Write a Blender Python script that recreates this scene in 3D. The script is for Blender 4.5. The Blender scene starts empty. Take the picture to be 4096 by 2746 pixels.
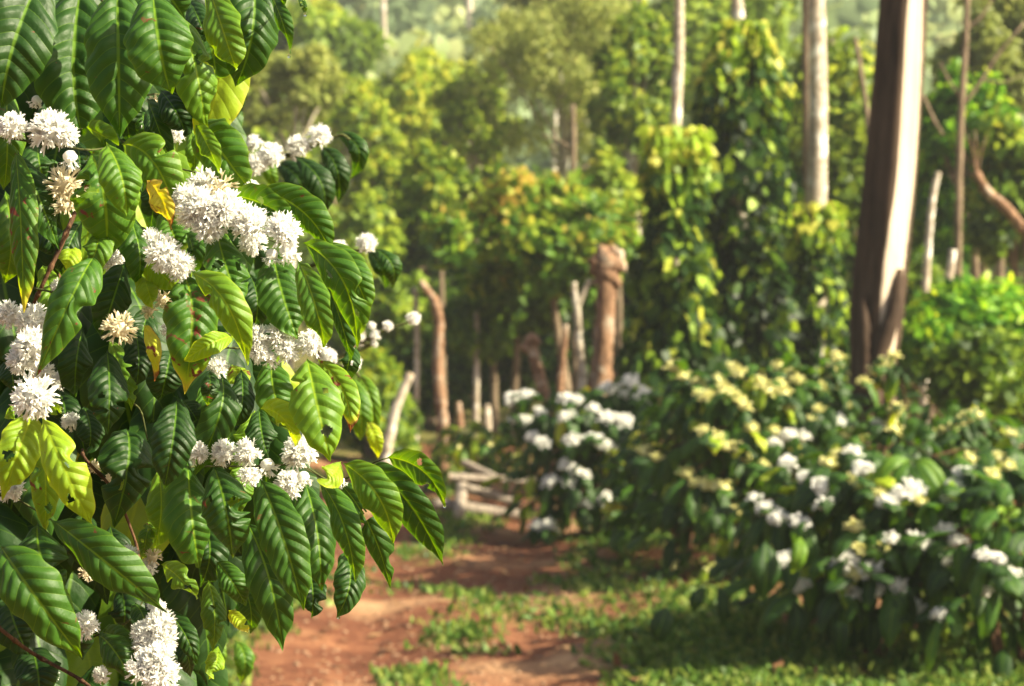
import bpy, math, random
import numpy as np
from mathutils import Vector

# ------------------------------------------------------------------ camera, sky, sun, exposure
sc = bpy.context.scene
COL = sc.collection
W0, H0 = 4096.0, 2746.0
FPX = 8213.0                       # focal length in photo pixels
HOR = 1226.0                       # photo row of the horizon
CAM = np.array([0.0, 0.0, 1.5])
PITCH = math.atan((H0 / 2 - HOR) / FPX)
cam_d = bpy.data.cameras.new('camera')
cam = bpy.data.objects.new('camera', cam_d)
COL.objects.link(cam)
cam.location = CAM
cam.rotation_euler = (math.pi / 2 - PITCH, 0, 0)
cam_d.sensor_width = 36.0
cam_d.lens = 36.0 * FPX / W0
cam_d.clip_start = 0.05
cam_d.clip_end = 2000
cam_d.dof.use_dof = True
cam_d.dof.focus_distance = 1.86
cam_d.dof.aperture_fstop = 10.0
cam_d.dof.aperture_blades = 7
sc.camera = cam

SUN_EL, SUN_AZ = math.radians(35), math.radians(109)      # azimuth clockwise from +Y
world = bpy.data.worlds.new('World')
sc.world = world
world.use_nodes = True
wn = world.node_tree
wn.nodes.clear()
sky = wn.nodes.new('ShaderNodeTexSky')
sky.sky_type = 'NISHITA'
sky.sun_disc = False
sky.sun_elevation = SUN_EL
sky.sun_rotation = SUN_AZ
sky.air_density = 1.0
sky.dust_density = 6.0
sky.ozone_density = 0.6
bg = wn.nodes.new('ShaderNodeBackground')
bg.inputs['Strength'].default_value = 0.05
wo = wn.nodes.new('ShaderNodeOutputWorld')
wn.links.new(sky.outputs[0], bg.inputs[0])
wn.links.new(bg.outputs[0], wo.inputs[0])
sun_d = bpy.data.lights.new('sun', 'SUN')
sun_d.energy = 5.0
sun_d.angle = math.radians(0.6)
sun_d.color = (1.0, 0.915, 0.64)
sun = bpy.data.objects.new('sun', sun_d)
COL.objects.link(sun)
TO_SUN = Vector((math.sin(SUN_AZ) * math.cos(SUN_EL), math.cos(SUN_AZ) * math.cos(SUN_EL), math.sin(SUN_EL)))
sun.rotation_euler = TO_SUN.to_track_quat('Z', 'Y').to_euler()
sc.view_settings.view_transform = 'Standard'
sc.view_settings.look = 'None'
sc.view_settings.gamma = 1
sc.view_settings.exposure = 1.7
sc.render.engine = 'CYCLES'
sc.cycles.use_denoising = True
sc.cycles.max_bounces = 6
sc.cycles.diffuse_bounces = 2
sc.cycles.transparent_max_bounces = 4
sc.cycles.volume_bounces = 0
sc.cycles.sample_clamp_indirect = 6

rng = np.random.default_rng(7)
random.seed(7)
R_ = lambda a, b: float(rng.uniform(a, b))

# ------------------------------------------------------------------ helpers
CF = np.array([0, math.cos(PITCH), -math.sin(PITCH)])
CR = np.array([1.0, 0, 0])
CU = np.array([0, math.sin(PITCH), math.cos(PITCH)])

def at(px, py, d):
    """a point of the place: seen at photo pixel px, py and d metres away"""
    return CAM + d * (CF + CR * (px - W0 / 2) / FPX - CU * (py - H0 / 2) / FPX)

def px_at(p):
    q = np.asarray(p) - CAM
    d = q @ CF
    return W0 / 2 + FPX * (q @ CR) / d, H0 / 2 - FPX * (q @ CU) / d

def sstep(a, b, x):
    t = np.clip((x - a) / (b - a), 0, 1)
    return t * t * (3 - 2 * t)

def path_x(y):
    return -0.28 - 0.012 * (y - 9) - 0.0012 * np.clip(y - 14, 0, 60) ** 2

def gz(x, y):
    """ground height"""
    x = np.asarray(x, float); y = np.asarray(y, float)
    b = 0.020 * np.sin(1.9 * x + 0.7 * y) + 0.016 * np.sin(3.1 * y - 1.2 * x + 1) + 0.012 * np.sin(5.3 * x + 2.9 * y)
    off = x - path_x(np.minimum(y, 40))
    bank = 0.10 * sstep(0.7, 1.5, off) + 0.12 * sstep(1.0, 1.9, -off)
    rut = -0.03 * (np.exp(-((off - 0.35) / 0.16) ** 2) + np.exp(-((off + 0.35) / 0.16) ** 2))
    hill = 70 * sstep(45, 270, y + 0.15 * np.abs(x)) + 8 * sstep(60, 160, y) * np.sin(x * 0.03 + 0.6)
    return (b + bank + rut) * (1 - sstep(30, 60, y)) + hill

def np_mesh(name, verts, faces, mat, attrs=None, smooth=True):
    """faces: list of int arrays (n,k)"""
    me = bpy.data.meshes.new(name)
    verts = np.asarray(verts, np.float32)
    me.vertices.add(len(verts))
    me.vertices.foreach_set('co', verts.ravel())
    loops = np.concatenate([f.ravel() for f in faces]).astype(np.int32)
    tot = np.concatenate([np.full(len(f), f.shape[1], np.int32) for f in faces])
    start = np.concatenate([[0], np.cumsum(tot)[:-1]]).astype(np.int32)
    me.loops.add(len(loops))
    me.loops.foreach_set('vertex_index', loops)
    me.polygons.add(len(tot))
    me.polygons.foreach_set('loop_start', start)
    me.polygons.foreach_set('loop_total', tot)
    me.polygons.foreach_set('use_smooth', np.full(len(tot), smooth, bool))
    for k, v in (attrs or {}).items():
        a = me.attributes.new(k, 'FLOAT', 'POINT')
        a.data.foreach_set('value', np.asarray(v, np.float32))
    me.update(calc_edges=True)
    me.validate()
    if mat is not None:
        me.materials.append(mat)
    return me

class Geo:
    """collects pieces of one mesh"""
    def __init__(self): self.v, self.f, self.a, self.n = [], {}, {}, 0
    def add(self, v, faces, **attrs):
        v = np.asarray(v, float)
        for f in faces:
            self.f.setdefault(f.shape[1], []).append(f + self.n)
        for k, val in attrs.items():
            self.a.setdefault(k, []).append(np.broadcast_to(np.asarray(val, float), (len(v),)))
        self.v.append(v); self.n += len(v)
    def mesh(self, name, mat, origin=(0, 0, 0), smooth=True):
        v = np.concatenate(self.v) - np.asarray(origin)
        return np_mesh(name, v, [np.concatenate(x) for x in self.f.values()], mat,
                       {k: np.concatenate(x) for k, x in self.a.items()}, smooth)

def link(name, me, parent=None, loc=(0, 0, 0)):
    o = bpy.data.objects.new(name, me)
    COL.objects.link(o)
    o.location = loc
    if parent is not None:
        o.parent = parent
    return o

def tag(o, label, cat, group=None):
    o['label'] = label; o['category'] = cat
    if group: o['group'] = group
    return o

def thing(name, label, cat, loc=(0, 0, 0), group=None):
    o = bpy.data.objects.new(name, None)
    COL.objects.link(o)
    o.location = loc
    o.empty_display_size = 0.1
    return tag(o, label, cat, group)

def part(name, geo, mat, root, smooth=True):
    """one mesh of a thing; geometry collected in world coordinates"""
    org = np.array(root.location)
    return link(name, geo.mesh(name, mat, org, smooth), root)

def kind(o, k): o['kind'] = k; return o

def unit(v):
    v = np.asarray(v, float)
    return v / (np.linalg.norm(v, axis=-1, keepdims=True) + 1e-12)

def smooth_path(pts, n):
    """Catmull-Rom through pts"""
    pts = np.asarray(pts, float)
    P = np.vstack([2 * pts[0] - pts[1], pts, 2 * pts[-1] - pts[-2]])
    t = np.linspace(0, len(pts) - 1 - 1e-9, n)
    i = t.astype(int); s = (t - i)[:, None]
    a, b, c, d = P[i], P[i + 1], P[i + 2], P[i + 3]
    return 0.5 * (2 * b + (c - a) * s + (2 * a - 5 * b + 4 * c - d) * s ** 2 + (3 * b - a - 3 * c + d) * s ** 3)

def tube(geo, pts, radii, sides=8, n=None, rough=0.0, cap=True, flute=None, **attrs):
    pts = np.asarray(pts, float)
    radii = np.broadcast_to(np.asarray(radii, float), (len(pts),))
    if n:
        tt = np.linspace(0, 1, len(pts))
        radii = np.interp(np.linspace(0, 1, n), tt, radii)
        pts = smooth_path(pts, n)
    n = len(pts)
    T = unit(np.gradient(pts, axis=0))
    ref = np.array([0.3, 1.0, 0.1]) if abs(T[:, 1]).mean() < 0.8 else np.array([1.0, 0, 0.2])
    A = unit(np.cross(T, ref)); B = np.cross(T, A)
    th = np.linspace(0, 2 * np.pi, sides, endpoint=False)
    rr = np.repeat(radii[:, None], sides, 1)
    if rough:
        rr = rr * (1 + rough * (rng.random((n, sides)) - 0.5) * 2)
    if flute is not None:
        rr = rr * flute(np.linspace(0, 1, n)[:, None], th[None, :])
    v = pts[:, None, :] + rr[..., None] * (np.cos(th)[None, :, None] * A[:, None, :] + np.sin(th)[None, :, None] * B[:, None, :])
    v = v.reshape(-1, 3)
    i = np.arange(n - 1)[:, None] * sides; j = np.arange(sides)[None, :]; k = (j + 1) % sides
    q = np.stack([i + j, i + k, i + sides + k, i + sides + j], -1).reshape(-1, 4)
    faces = [q]
    if cap:
        v = np.vstack([v, pts[0] - T[0] * radii[0] * 0.1, pts[-1] + T[-1] * radii[-1] * 0.15])
        j = np.arange(sides); k = (j + 1) % sides
        faces.append(np.stack([k, j, np.full(sides, n * sides)], -1))
        faces.append(np.stack([(n - 1) * sides + j, (n - 1) * sides + k, np.full(sides, n * sides + 1)], -1))
    geo.add(v, faces, **attrs)

# ------------------------------------------------------------------ materials
def new_mat(name):
    m = bpy.data.materials.new(name)
    m.use_nodes = True
    nt = m.node_tree
    nt.nodes.clear()
    out = nt.nodes.new('ShaderNodeOutputMaterial')
    return m, nt, out

def N(nt, typ, **kw):
    n = nt.nodes.new(typ)
    for k, v in kw.items(): setattr(n, k, v)
    return n

def ramp(nt, stops, fac, interp='LINEAR'):
    r = N(nt, 'ShaderNodeValToRGB')
    r.color_ramp.interpolation = interp
    e = r.color_ramp.elements
    while len(e) < len(stops): e.new(0.5)
    for x, (p, c) in zip(e, stops):
        x.position = p
        x.color = (*c, 1) if len(c) == 3 else c
    nt.links.new(fac, r.inputs[0])
    return r.outputs[0]

def math_n(nt, op, a, b=None, c=None):
    n = N(nt, 'ShaderNodeMath', operation=op)
    for i, x in enumerate((a, b, c)):
        if x is None: continue
        if isinstance(x, (int, float)): n.inputs[i].default_value = x
        else: nt.links.new(x, n.inputs[i])
    return n.outputs[0]

def mixc(nt, fac, a, b, blend='MIX'):
    n = N(nt, 'ShaderNodeMix', data_type='RGBA', blend_type=blend)
    for sock, x in ((n.inputs[0], fac), (n.inputs[6], a), (n.inputs[7], b)):
        if isinstance(x, (int, float)): sock.default_value = x
        elif isinstance(x, tuple): sock.default_value = (*x, 1)
        else: nt.links.new(x, sock)
    return n.outputs[2]

def attr(nt, name):
    return N(nt, 'ShaderNodeAttribute', attribute_name=name).outputs['Fac']

def noise(nt, scale, detail=3, rough=0.55, vec=None, dist=0.0):
    n = N(nt, 'ShaderNodeTexNoise')
    n.inputs['Scale'].default_value = scale
    n.inputs['Detail'].default_value = detail
    n.inputs['Roughness'].default_value = rough
    n.inputs['Distortion'].default_value = dist
    if vec is None:
        vec = N(nt, 'ShaderNodeTexCoord').outputs['Object']
    nt.links.new(vec, n.inputs['Vector'])
    return n.outputs[0]

LEAF_STOPS = [(0.0, (0.008, 0.027, 0.005)), (0.22, (0.016, 0.056, 0.006)), (0.42, (0.042, 0.122, 0.008)),
              (0.60, (0.135, 0.255, 0.012)), (0.78, (0.320, 0.430, 0.016)), (0.90, (0.54, 0.46, 0.06)), (1.0, (0.20, 0.09, 0.03))]

def leaf_material(name, rough=0.33, transl=0.36, detail=True):
    """coffee leaf: tone attribute 0..1 runs from dark old leaf over lime young leaf to yellow and dry brown"""
    m, nt, out = new_mat(name)
    L = nt.links.new
    tone, ph, lv, dmg = attr(nt, 'tone'), attr(nt, 'ph'), attr(nt, 'lv'), attr(nt, 'dmg')
    geom = N(nt, 'ShaderNodeNewGeometry')
    nz = noise(nt, 22, 3)
    t = math_n(nt, 'ADD', tone, math_n(nt, 'MULTIPLY', math_n(nt, 'SUBTRACT', nz, 0.5), 0.22))
    av = math_n(nt, 'ABSOLUTE', lv)
    # paler rim of the blade
    t = math_n(nt, 'ADD', t, math_n(nt, 'MULTIPLY', math_n(nt, 'POWER', av, 9), 0.13))
    base = ramp(nt, LEAF_STOPS, t)
    # lateral veins and midrib
    fr = math_n(nt, 'PINGPONG', ph, 0.5)                     # 0 at a vein, 0.5 between veins
    vein = math_n(nt, 'SUBTRACT', 1.0, N_clamp(nt, math_n(nt, 'DIVIDE', fr, 0.055)))
    vein = math_n(nt, 'MULTIPLY', vein, 0.45)
    mid = math_n(nt, 'SUBTRACT', 1.0, N_clamp(nt, math_n(nt, 'POWER', math_n(nt, 'DIVIDE', av, 0.06), 2.0)))
    vm = N_clamp(nt, math_n(nt, 'MAXIMUM', vein, mid))
    veinc = ramp(nt, LEAF_STOPS, N_clamp(nt, math_n(nt, 'ADD', math_n(nt, 'MULTIPLY', t, 0.5), 0.42)))
    base = mixc(nt, vm, base, veinc)
    # rust spots and dry edges
    n2 = noise(nt, 60, 4, 0.6, dist=0.8)
    sp = N_clamp(nt, math_n(nt, 'MULTIPLY', math_n(nt, 'SUBTRACT', math_n(nt, 'ADD', n2, math_n(nt, 'MULTIPLY', dmg, 0.108)), 0.765), 22.0))
    base = mixc(nt, sp, base, (0.16, 0.045, 0.025))
    back = geom.outputs['Backfacing']
    hsv = N(nt, 'ShaderNodeHueSaturation')
    hsv.inputs['Saturation'].default_value = 0.86
    hsv.inputs['Value'].default_value = 1.45
    L(base, hsv.inputs['Color'])
    col = mixc(nt, back, base, hsv.outputs[0])
    bs = N(nt, 'ShaderNodeBsdfPrincipled')
    L(col, bs.inputs['Base Color'])
    rg = math_n(nt, 'ADD', math_n(nt, 'MULTIPLY', back, 0.25), math_n(nt, 'ADD', rough + 0.12, math_n(nt, 'MULTIPLY', nz, 0.16)))
    L(rg, bs.inputs['Roughness'])
    bs.inputs['Specular IOR Level'].default_value = 0.42
    if detail:
        hgt = math_n(nt, 'ADD', math_n(nt, 'POWER', math_n(nt, 'MULTIPLY', fr, 2.0), 0.6), math_n(nt, 'MULTIPLY', noise(nt, 420, 2), 0.16))
        hgt = math_n(nt, 'ADD', hgt, math_n(nt, 'MULTIPLY', noise(nt, 75, 3), 1.1))
        bp = N(nt, 'ShaderNodeBump')
        bp.inputs['Strength'].default_value = 0.45
        bp.inputs['Distance'].default_value = 0.0022
        L(hgt, bp.inputs['Height'])
        L(bp.outputs[0], bs.inputs['Normal'])
    tr = N(nt, 'ShaderNodeBsdfTranslucent')
    h2 = N(nt, 'ShaderNodeHueSaturation')
    h2.inputs['Hue'].default_value = 0.475
    h2.inputs['Saturation'].default_value = 1.1
    h2.inputs['Value'].default_value = 2.0
    L(base, h2.inputs['Color'])
    L(h2.outputs[0], tr.inputs['Color'])
    mx = N(nt, 'ShaderNodeMixShader')
    mx.inputs[0].default_value = transl
    L(bs.outputs[0], mx.inputs[1]); L(tr.outputs[0], mx.inputs[2])
    L(mx.outputs[0], out.inputs[0])
    return m

def N_clamp(nt, x):
    n = N(nt, 'ShaderNodeClamp')
    nt.links.new(x, n.inputs[0])
    return n.outputs[0]

def foliage_material(name, stops, transl=0.42, rough=0.5, spec=0.3):
    m, nt, out = new_mat(name)
    L = nt.links.new
    base = ramp(nt, stops, attr(nt, 'tone'))
    bs = N(nt, 'ShaderNodeBsdfPrincipled')
    L(base, bs.inputs['Base Color'])
    bs.inputs['Roughness'].default_value = rough
    bs.inputs['Specular IOR Level'].default_value = spec
    tr = N(nt, 'ShaderNodeBsdfTranslucent')
    h2 = N(nt, 'ShaderNodeHueSaturation')
    h2.inputs['Hue'].default_value = 0.485
    h2.inputs['Value'].default_value = 1.7
    L(base, h2.inputs['Color']); L(h2.outputs[0], tr.inputs['Color'])
    mx = N(nt, 'ShaderNodeMixShader')
    mx.inputs[0].default_value = transl
    L(bs.outputs[0], mx.inputs[1]); L(tr.outputs[0], mx.inputs[2])
    L(mx.outputs[0], out.inputs[0])
    return m

def bark_material(name, dark, light, scale=6.0, stretch=0.25, bump=0.5, blotch=None, peel=None):
    m, nt, out = new_mat(name)
    L = nt.links.new
    tc = N(nt, 'ShaderNodeTexCoord')
    mp = N(nt, 'ShaderNodeMapping')
    mp.inputs['Scale'].default_value = (1, 1, stretch)
    L(tc.outputs['Object'], mp.inputs[0])
    n1 = noise(nt, scale * 4, 5, 0.65, mp.outputs[0])
    n2 = noise(nt, scale, 3, 0.5)
    col = ramp(nt, [(0.35, dark), (0.62, light)], n1)
    col = mixc(nt, math_n(nt, 'MULTIPLY', n2, 0.5), col, tuple(0.55 * (a + b) / 2 for a, b in zip(dark, light)))
    if blotch:
        n3 = noise(nt, scale * 0.9, 4, 0.6, dist=0.5)
        col = mixc(nt, N_clamp(nt, math_n(nt, 'MULTIPLY', math_n(nt, 'SUBTRACT', n3, 0.52), 8)), col, blotch)
    if peel:                                                # long pale strip of bare wood, with the sunlit side painted into its colour
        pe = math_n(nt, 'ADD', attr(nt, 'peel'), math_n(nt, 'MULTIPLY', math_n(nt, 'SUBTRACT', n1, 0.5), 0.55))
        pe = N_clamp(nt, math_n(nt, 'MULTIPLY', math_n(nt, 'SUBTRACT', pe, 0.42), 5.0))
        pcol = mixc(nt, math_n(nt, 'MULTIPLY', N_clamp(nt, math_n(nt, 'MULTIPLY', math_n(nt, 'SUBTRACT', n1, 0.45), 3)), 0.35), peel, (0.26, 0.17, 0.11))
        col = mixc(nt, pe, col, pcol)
    bs = N(nt, 'ShaderNodeBsdfPrincipled')
    L(col, bs.inputs['Base Color'])
    bs.inputs['Roughness'].default_value = 0.85
    bs.inputs['Specular IOR Level'].default_value = 0.2
    bp = N(nt, 'ShaderNodeBump')
    bp.inputs['Strength'].default_value = bump
    bp.inputs['Distance'].default_value = 0.01
    L(n1, bp.inputs['Height']); L(bp.outputs[0], bs.inputs['Normal'])
    L(bs.outputs[0], out.inputs[0])
    return m

def petal_material(name, col, core, transl=0.4):
    m, nt, out = new_mat(name)
    L = nt.links.new
    c = mixc(nt, attr(nt, 'tone'), core, col)
    bs = N(nt, 'ShaderNodeBsdfPrincipled')
    L(c, bs.inputs['Base Color'])
    bs.inputs['Roughness'].default_value = 0.55
    bs.inputs['Specular IOR Level'].default_value = 0.25
    tr = N(nt, 'ShaderNodeBsdfTranslucent')
    L(c, tr.inputs['Color'])
    mx = N(nt, 'ShaderNodeMixShader')
    mx.inputs[0].default_value = transl
    L(bs.outputs[0], mx.inputs[1]); L(tr.outputs[0], mx.inputs[2])
    L(mx.outputs[0], out.inputs[0])
    return m

M_LEAF = leaf_material('coffee_leaf')
M_LEAF_FAR = leaf_material('coffee_leaf_shrub', rough=0.36, detail=False)
M_PETAL = petal_material('white_petal', (0.95, 0.945, 0.92), (0.88, 0.82, 0.62))
M_CREAM = petal_material('cream_petal', (0.86, 0.78, 0.60), (0.62, 0.46, 0.26))
M_BUD = petal_material('yellow_bud', (0.88, 0.85, 0.42), (0.72, 0.68, 0.28), 0.25)
M_TWIG = bark_material('green_twig', (0.035, 0.045, 0.015), (0.10, 0.11, 0.035), 40, 1, 0.2)
M_STEM = bark_material('brown_stem', (0.025, 0.012, 0.008), (0.17, 0.085, 0.045), 30, 0.4, 0.4)
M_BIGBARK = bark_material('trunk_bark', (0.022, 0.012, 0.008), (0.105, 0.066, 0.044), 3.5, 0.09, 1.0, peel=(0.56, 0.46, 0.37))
M_PALE = bark_material('pale_bark', (0.26, 0.20, 0.15), (0.62, 0.54, 0.44), 5.0, 1.2, 0.4, (0.80, 0.76, 0.70))
M_GREYBARK = bark_material('grey_brown_bark', (0.10, 0.07, 0.045), (0.30, 0.22, 0.15), 5.0, 0.3, 0.4)
M_REDBARK = bark_material('reddish_bark', (0.085, 0.040, 0.024), (0.38, 0.22, 0.135), 7.0, 0.25, 0.9, (0.46, 0.37, 0.29))
M_LOG = bark_material('weathered_wood', (0.13, 0.10, 0.08), (0.37, 0.31, 0.26), 8.0, 1.0, 0.4)
M_CUT = bark_material('cut_wood', (0.45, 0.32, 0.2), (0.68, 0.55, 0.40), 10.0, 1.0, 0.2)

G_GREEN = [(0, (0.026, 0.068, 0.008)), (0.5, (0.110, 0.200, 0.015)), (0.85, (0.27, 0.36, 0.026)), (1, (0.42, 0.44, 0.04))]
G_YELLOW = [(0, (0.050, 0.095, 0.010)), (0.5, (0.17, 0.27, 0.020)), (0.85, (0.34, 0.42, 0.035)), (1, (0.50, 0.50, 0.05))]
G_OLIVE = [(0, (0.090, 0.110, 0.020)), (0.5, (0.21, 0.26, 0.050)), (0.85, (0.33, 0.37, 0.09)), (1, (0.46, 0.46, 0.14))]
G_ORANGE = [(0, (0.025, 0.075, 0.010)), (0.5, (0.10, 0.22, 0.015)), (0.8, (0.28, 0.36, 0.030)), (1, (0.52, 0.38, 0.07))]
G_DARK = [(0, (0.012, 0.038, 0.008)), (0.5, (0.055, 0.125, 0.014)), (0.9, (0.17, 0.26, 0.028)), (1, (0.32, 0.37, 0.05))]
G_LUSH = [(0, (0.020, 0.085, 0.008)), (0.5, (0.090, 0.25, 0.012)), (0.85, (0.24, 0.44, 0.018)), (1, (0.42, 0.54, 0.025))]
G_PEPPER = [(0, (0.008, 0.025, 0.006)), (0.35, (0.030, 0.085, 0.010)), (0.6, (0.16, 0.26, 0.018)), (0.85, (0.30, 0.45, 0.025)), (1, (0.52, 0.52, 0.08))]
G_FAR = [(0, (0.10, 0.15, 0.09)), (0.5, (0.23, 0.31, 0.15)), (0.85, (0.40, 0.46, 0.19)), (1, (0.52, 0.52, 0.26))]  # haze over the far slope painted in as paler, bluer greens
MF = {k: foliage_material('foliage_' + k, s) for k, s in dict(green=G_GREEN, yellow=G_YELLOW, olive=G_OLIVE, orange=G_ORANGE,
      dark=G_DARK, lush=G_LUSH, pepper=G_PEPPER, far=G_FAR).items()}
MF['grass'] = foliage_material('foliage_grass', [(0, (0.03, 0.075, 0.012)), (0.6, (0.095, 0.18, 0.025)), (1, (0.24, 0.27, 0.05))], 0.3)
MF['litter'] = foliage_material('dry_litter', [(0, (0.07, 0.03, 0.015)), (0.6, (0.18, 0.085, 0.04)), (1, (0.32, 0.19, 0.09))], 0.1)

# ------------------------------------------------------------------ ground
def grass_amount(x, y):
    off = x - path_x(y)
    s = 0.5 + 0.30 * np.sin(2.9 * x + 0.6 * y + 0.5) * np.sin(0.9 * y - 0.9 * x) + 0.22 * np.sin(5.7 * x - 1.3 * y + 2) + 0.16 * np.sin(7.9 * x + 5.1 * y)
    edge = sstep(0.30, 0.75, np.where(off > 0, off, -off - 0.30)) * np.where(off > 0, 0.60, 0.5)
    mid = 0.75 * np.exp(-((off - 0.08 * np.sin(1.3 * y)) / 0.26) ** 2)
    return np.clip(s * (0.42 + mid) + edge * (0.15 + 0.85 * s), 0, 1)

def make_ground():
    ys = [-8.0]
    while ys[-1] < 420: ys.append(ys[-1] + max(0.11, 0.012 * abs(ys[-1]) if ys[-1] < 30 else 0.03 * ys[-1]))
    xs = [0.0]
    while xs[-1] < 300: xs.append(xs[-1] + max(0.10, 0.05 * xs[-1]))
    xs = np.array(sorted([-x for x in xs[1:]] + xs)) - 0.2
    ys = np.array(ys)
    X, Y = np.meshgrid(xs, ys)
    Z = gz(X, Y)
    v = np.stack([X, Y, Z], -1).reshape(-1, 3)
    nx = len(xs)
    i = np.arange(len(ys) - 1)[:, None] * nx; j = np.arange(nx - 1)[None, :]
    q = np.stack([i + j, i + j + 1, i + nx + j + 1, i + nx + j], -1).reshape(-1, 4)
    m, nt, out = new_mat('laterite_soil')
    L = nt.links.new
    g = attr(nt, 'grass')
    n1, n2, n3 = noise(nt, 1.3, 5, 0.6), noise(nt, 9, 5, 0.65), noise(nt, 45, 4, 0.6)
    soil = ramp(nt, [(0.36, (0.080, 0.029, 0.018)), (0.50, (0.17, 0.064, 0.035)), (0.62, (0.31, 0.142, 0.074))], math_n(nt, 'ADD', math_n(nt, 'MULTIPLY', n1, 0.5), math_n(nt, 'MULTIPLY', n2, 0.5)))
    soil = mixc(nt, math_n(nt, 'MULTIPLY', n3, 0.45), soil, (0.12, 0.050, 0.030))
    soil = mixc(nt, N_clamp(nt, math_n(nt, 'MULTIPLY', math_n(nt, 'SUBTRACT', noise(nt, 0.9, 3, 0.5), 0.52), 5.0)), soil, (0.44, 0.27, 0.15))
    gcol = ramp(nt, [(0.35, (0.05, 0.075, 0.018)), (0.65, (0.15, 0.17, 0.04))], n2)
    gm = N_clamp(nt, math_n(nt, 'MULTIPLY', math_n(nt, 'SUBTRACT', math_n(nt, 'ADD', g, math_n(nt, 'MULTIPLY', math_n(nt, 'SUBTRACT', n2, 0.5), 0.9)), 0.42), 3.2))
    col = mixc(nt, math_n(nt, 'MULTIPLY', gm, 0.75), soil, gcol)
    bs = N(nt, 'ShaderNodeBsdfPrincipled')
    L(col, bs.inputs['Base Color'])
    bs.inputs['Roughness'].default_value = 0.95
    bs.inputs['Specular IOR Level'].default_value = 0.1
    bp = N(nt, 'ShaderNodeBump')
    bp.inputs['Strength'].default_value = 0.7
    bp.inputs['Distance'].default_value = 0.05
    L(math_n(nt, 'ADD', n2, math_n(nt, 'MULTIPLY', n3, 0.4)), bp.inputs['Height']); L(bp.outputs[0], bs.inputs['Normal'])
    L(bs.outputs[0], out.inputs[0])
    ga = np.where(Y.ravel() > 22, 1.0, grass_amount(X.ravel(), Y.ravel()))
    return kind(link('ground', np_mesh('ground', v, [q], m, {'grass': ga})), 'structure')
make_ground()

# ------------------------------------------------------------------ leaf clouds (crowns of trees, grass)
def leaf_cloud(geo, P, D, Nn, length, width, tone, droop=0.25, heart=False):
    """P base points, D directions, Nn normals, arrays"""
    n = len(P)
    D = unit(D); S = unit(np.cross(D, Nn)); Nn = np.cross(S, D)
    l = np.broadcast_to(length, (n,))[:, None]; w = np.broadcast_to(width, (n,))[:, None] * 0.5
    if heart: prof = [(0.0, 0.15, 0), (0.18, 1.0, -0.05), (0.55, 0.8, -0.12)]
    else: prof = [(0.0, 0.1, 0), (0.32, 1.0, 0.02), (0.68, 0.78, -0.05)]
    vs = []
    for u, ww, z in prof:
        c = P + D * l * u + Nn * l * (z - droop * u * u)
        vs += [c - S * w * ww + Nn * w * ww * 0.25, c + S * w * ww + Nn * w * ww * 0.25]
    vs.append(P + D * l * (1 - 0.3 * droop) - Nn * l * droop)
    v = np.stack(vs, 1).reshape(-1, 3)
    b = np.arange(n)[:, None] * 7
    q = np.concatenate([b + np.array([[0, 1, 3, 2]]), b + np.array([[2, 3, 5, 4]])])
    t = b + np.array([[4, 5, 6]])
    geo.add(v, [q, t], tone=np.repeat(np.broadcast_to(tone, (n,)), 7))

def rand_dirs(n):
    return unit(rng.normal(size=(n, 3)))

def crown(geo, centre, rad, n, leaf, clumps=18, tone=(0.2, 0.7), fill=0.6, hang=0.3, aspect=0.45, topbias=0.0):
    """a crown of leaf clumps: uneven, with gaps"""
    centre = np.asarray(centre, float); rad = np.asarray(rad, float)
    clumps = int(clumps * 1.6); n = int(n * 1.3)
    cd = rand_dirs(clumps)
    cd[:, 2] = np.where(cd[:, 2] < -0.55, -cd[:, 2], cd[:, 2])
    cp = cd * (rng.uniform(0.25, 1.05, (clumps, 1)) ** 0.7)
    cr = rng.uniform(0.12, 0.40, clumps) * fill / 0.6
    ct = rng.uniform(-0.16, 0.16, clumps)
    k = rng.choice(clumps, n, p=cr ** 2 / (cr ** 2).sum())
    loc = rand_dirs(n) * (rng.random((n, 1)) ** 0.45)
    u = cp[k] + loc * cr[k][:, None]
    P = centre + u * rad
    outw = unit(u * 0.7 + loc * 0.8 + np.array([0, 0, 0.25]))
    D = unit(outw * 0.7 + rand_dirs(n) * 0.8 - np.array([0, 0, hang]))
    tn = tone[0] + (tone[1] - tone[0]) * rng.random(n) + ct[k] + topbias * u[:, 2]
    sz = leaf * rng.uniform(0.7, 1.3, n)
    leaf_cloud(geo, P, D, outw + rand_dirs(n) * 0.5, sz, sz * aspect, np.clip(tn, 0, 1))
    return cp * rad + centre

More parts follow.
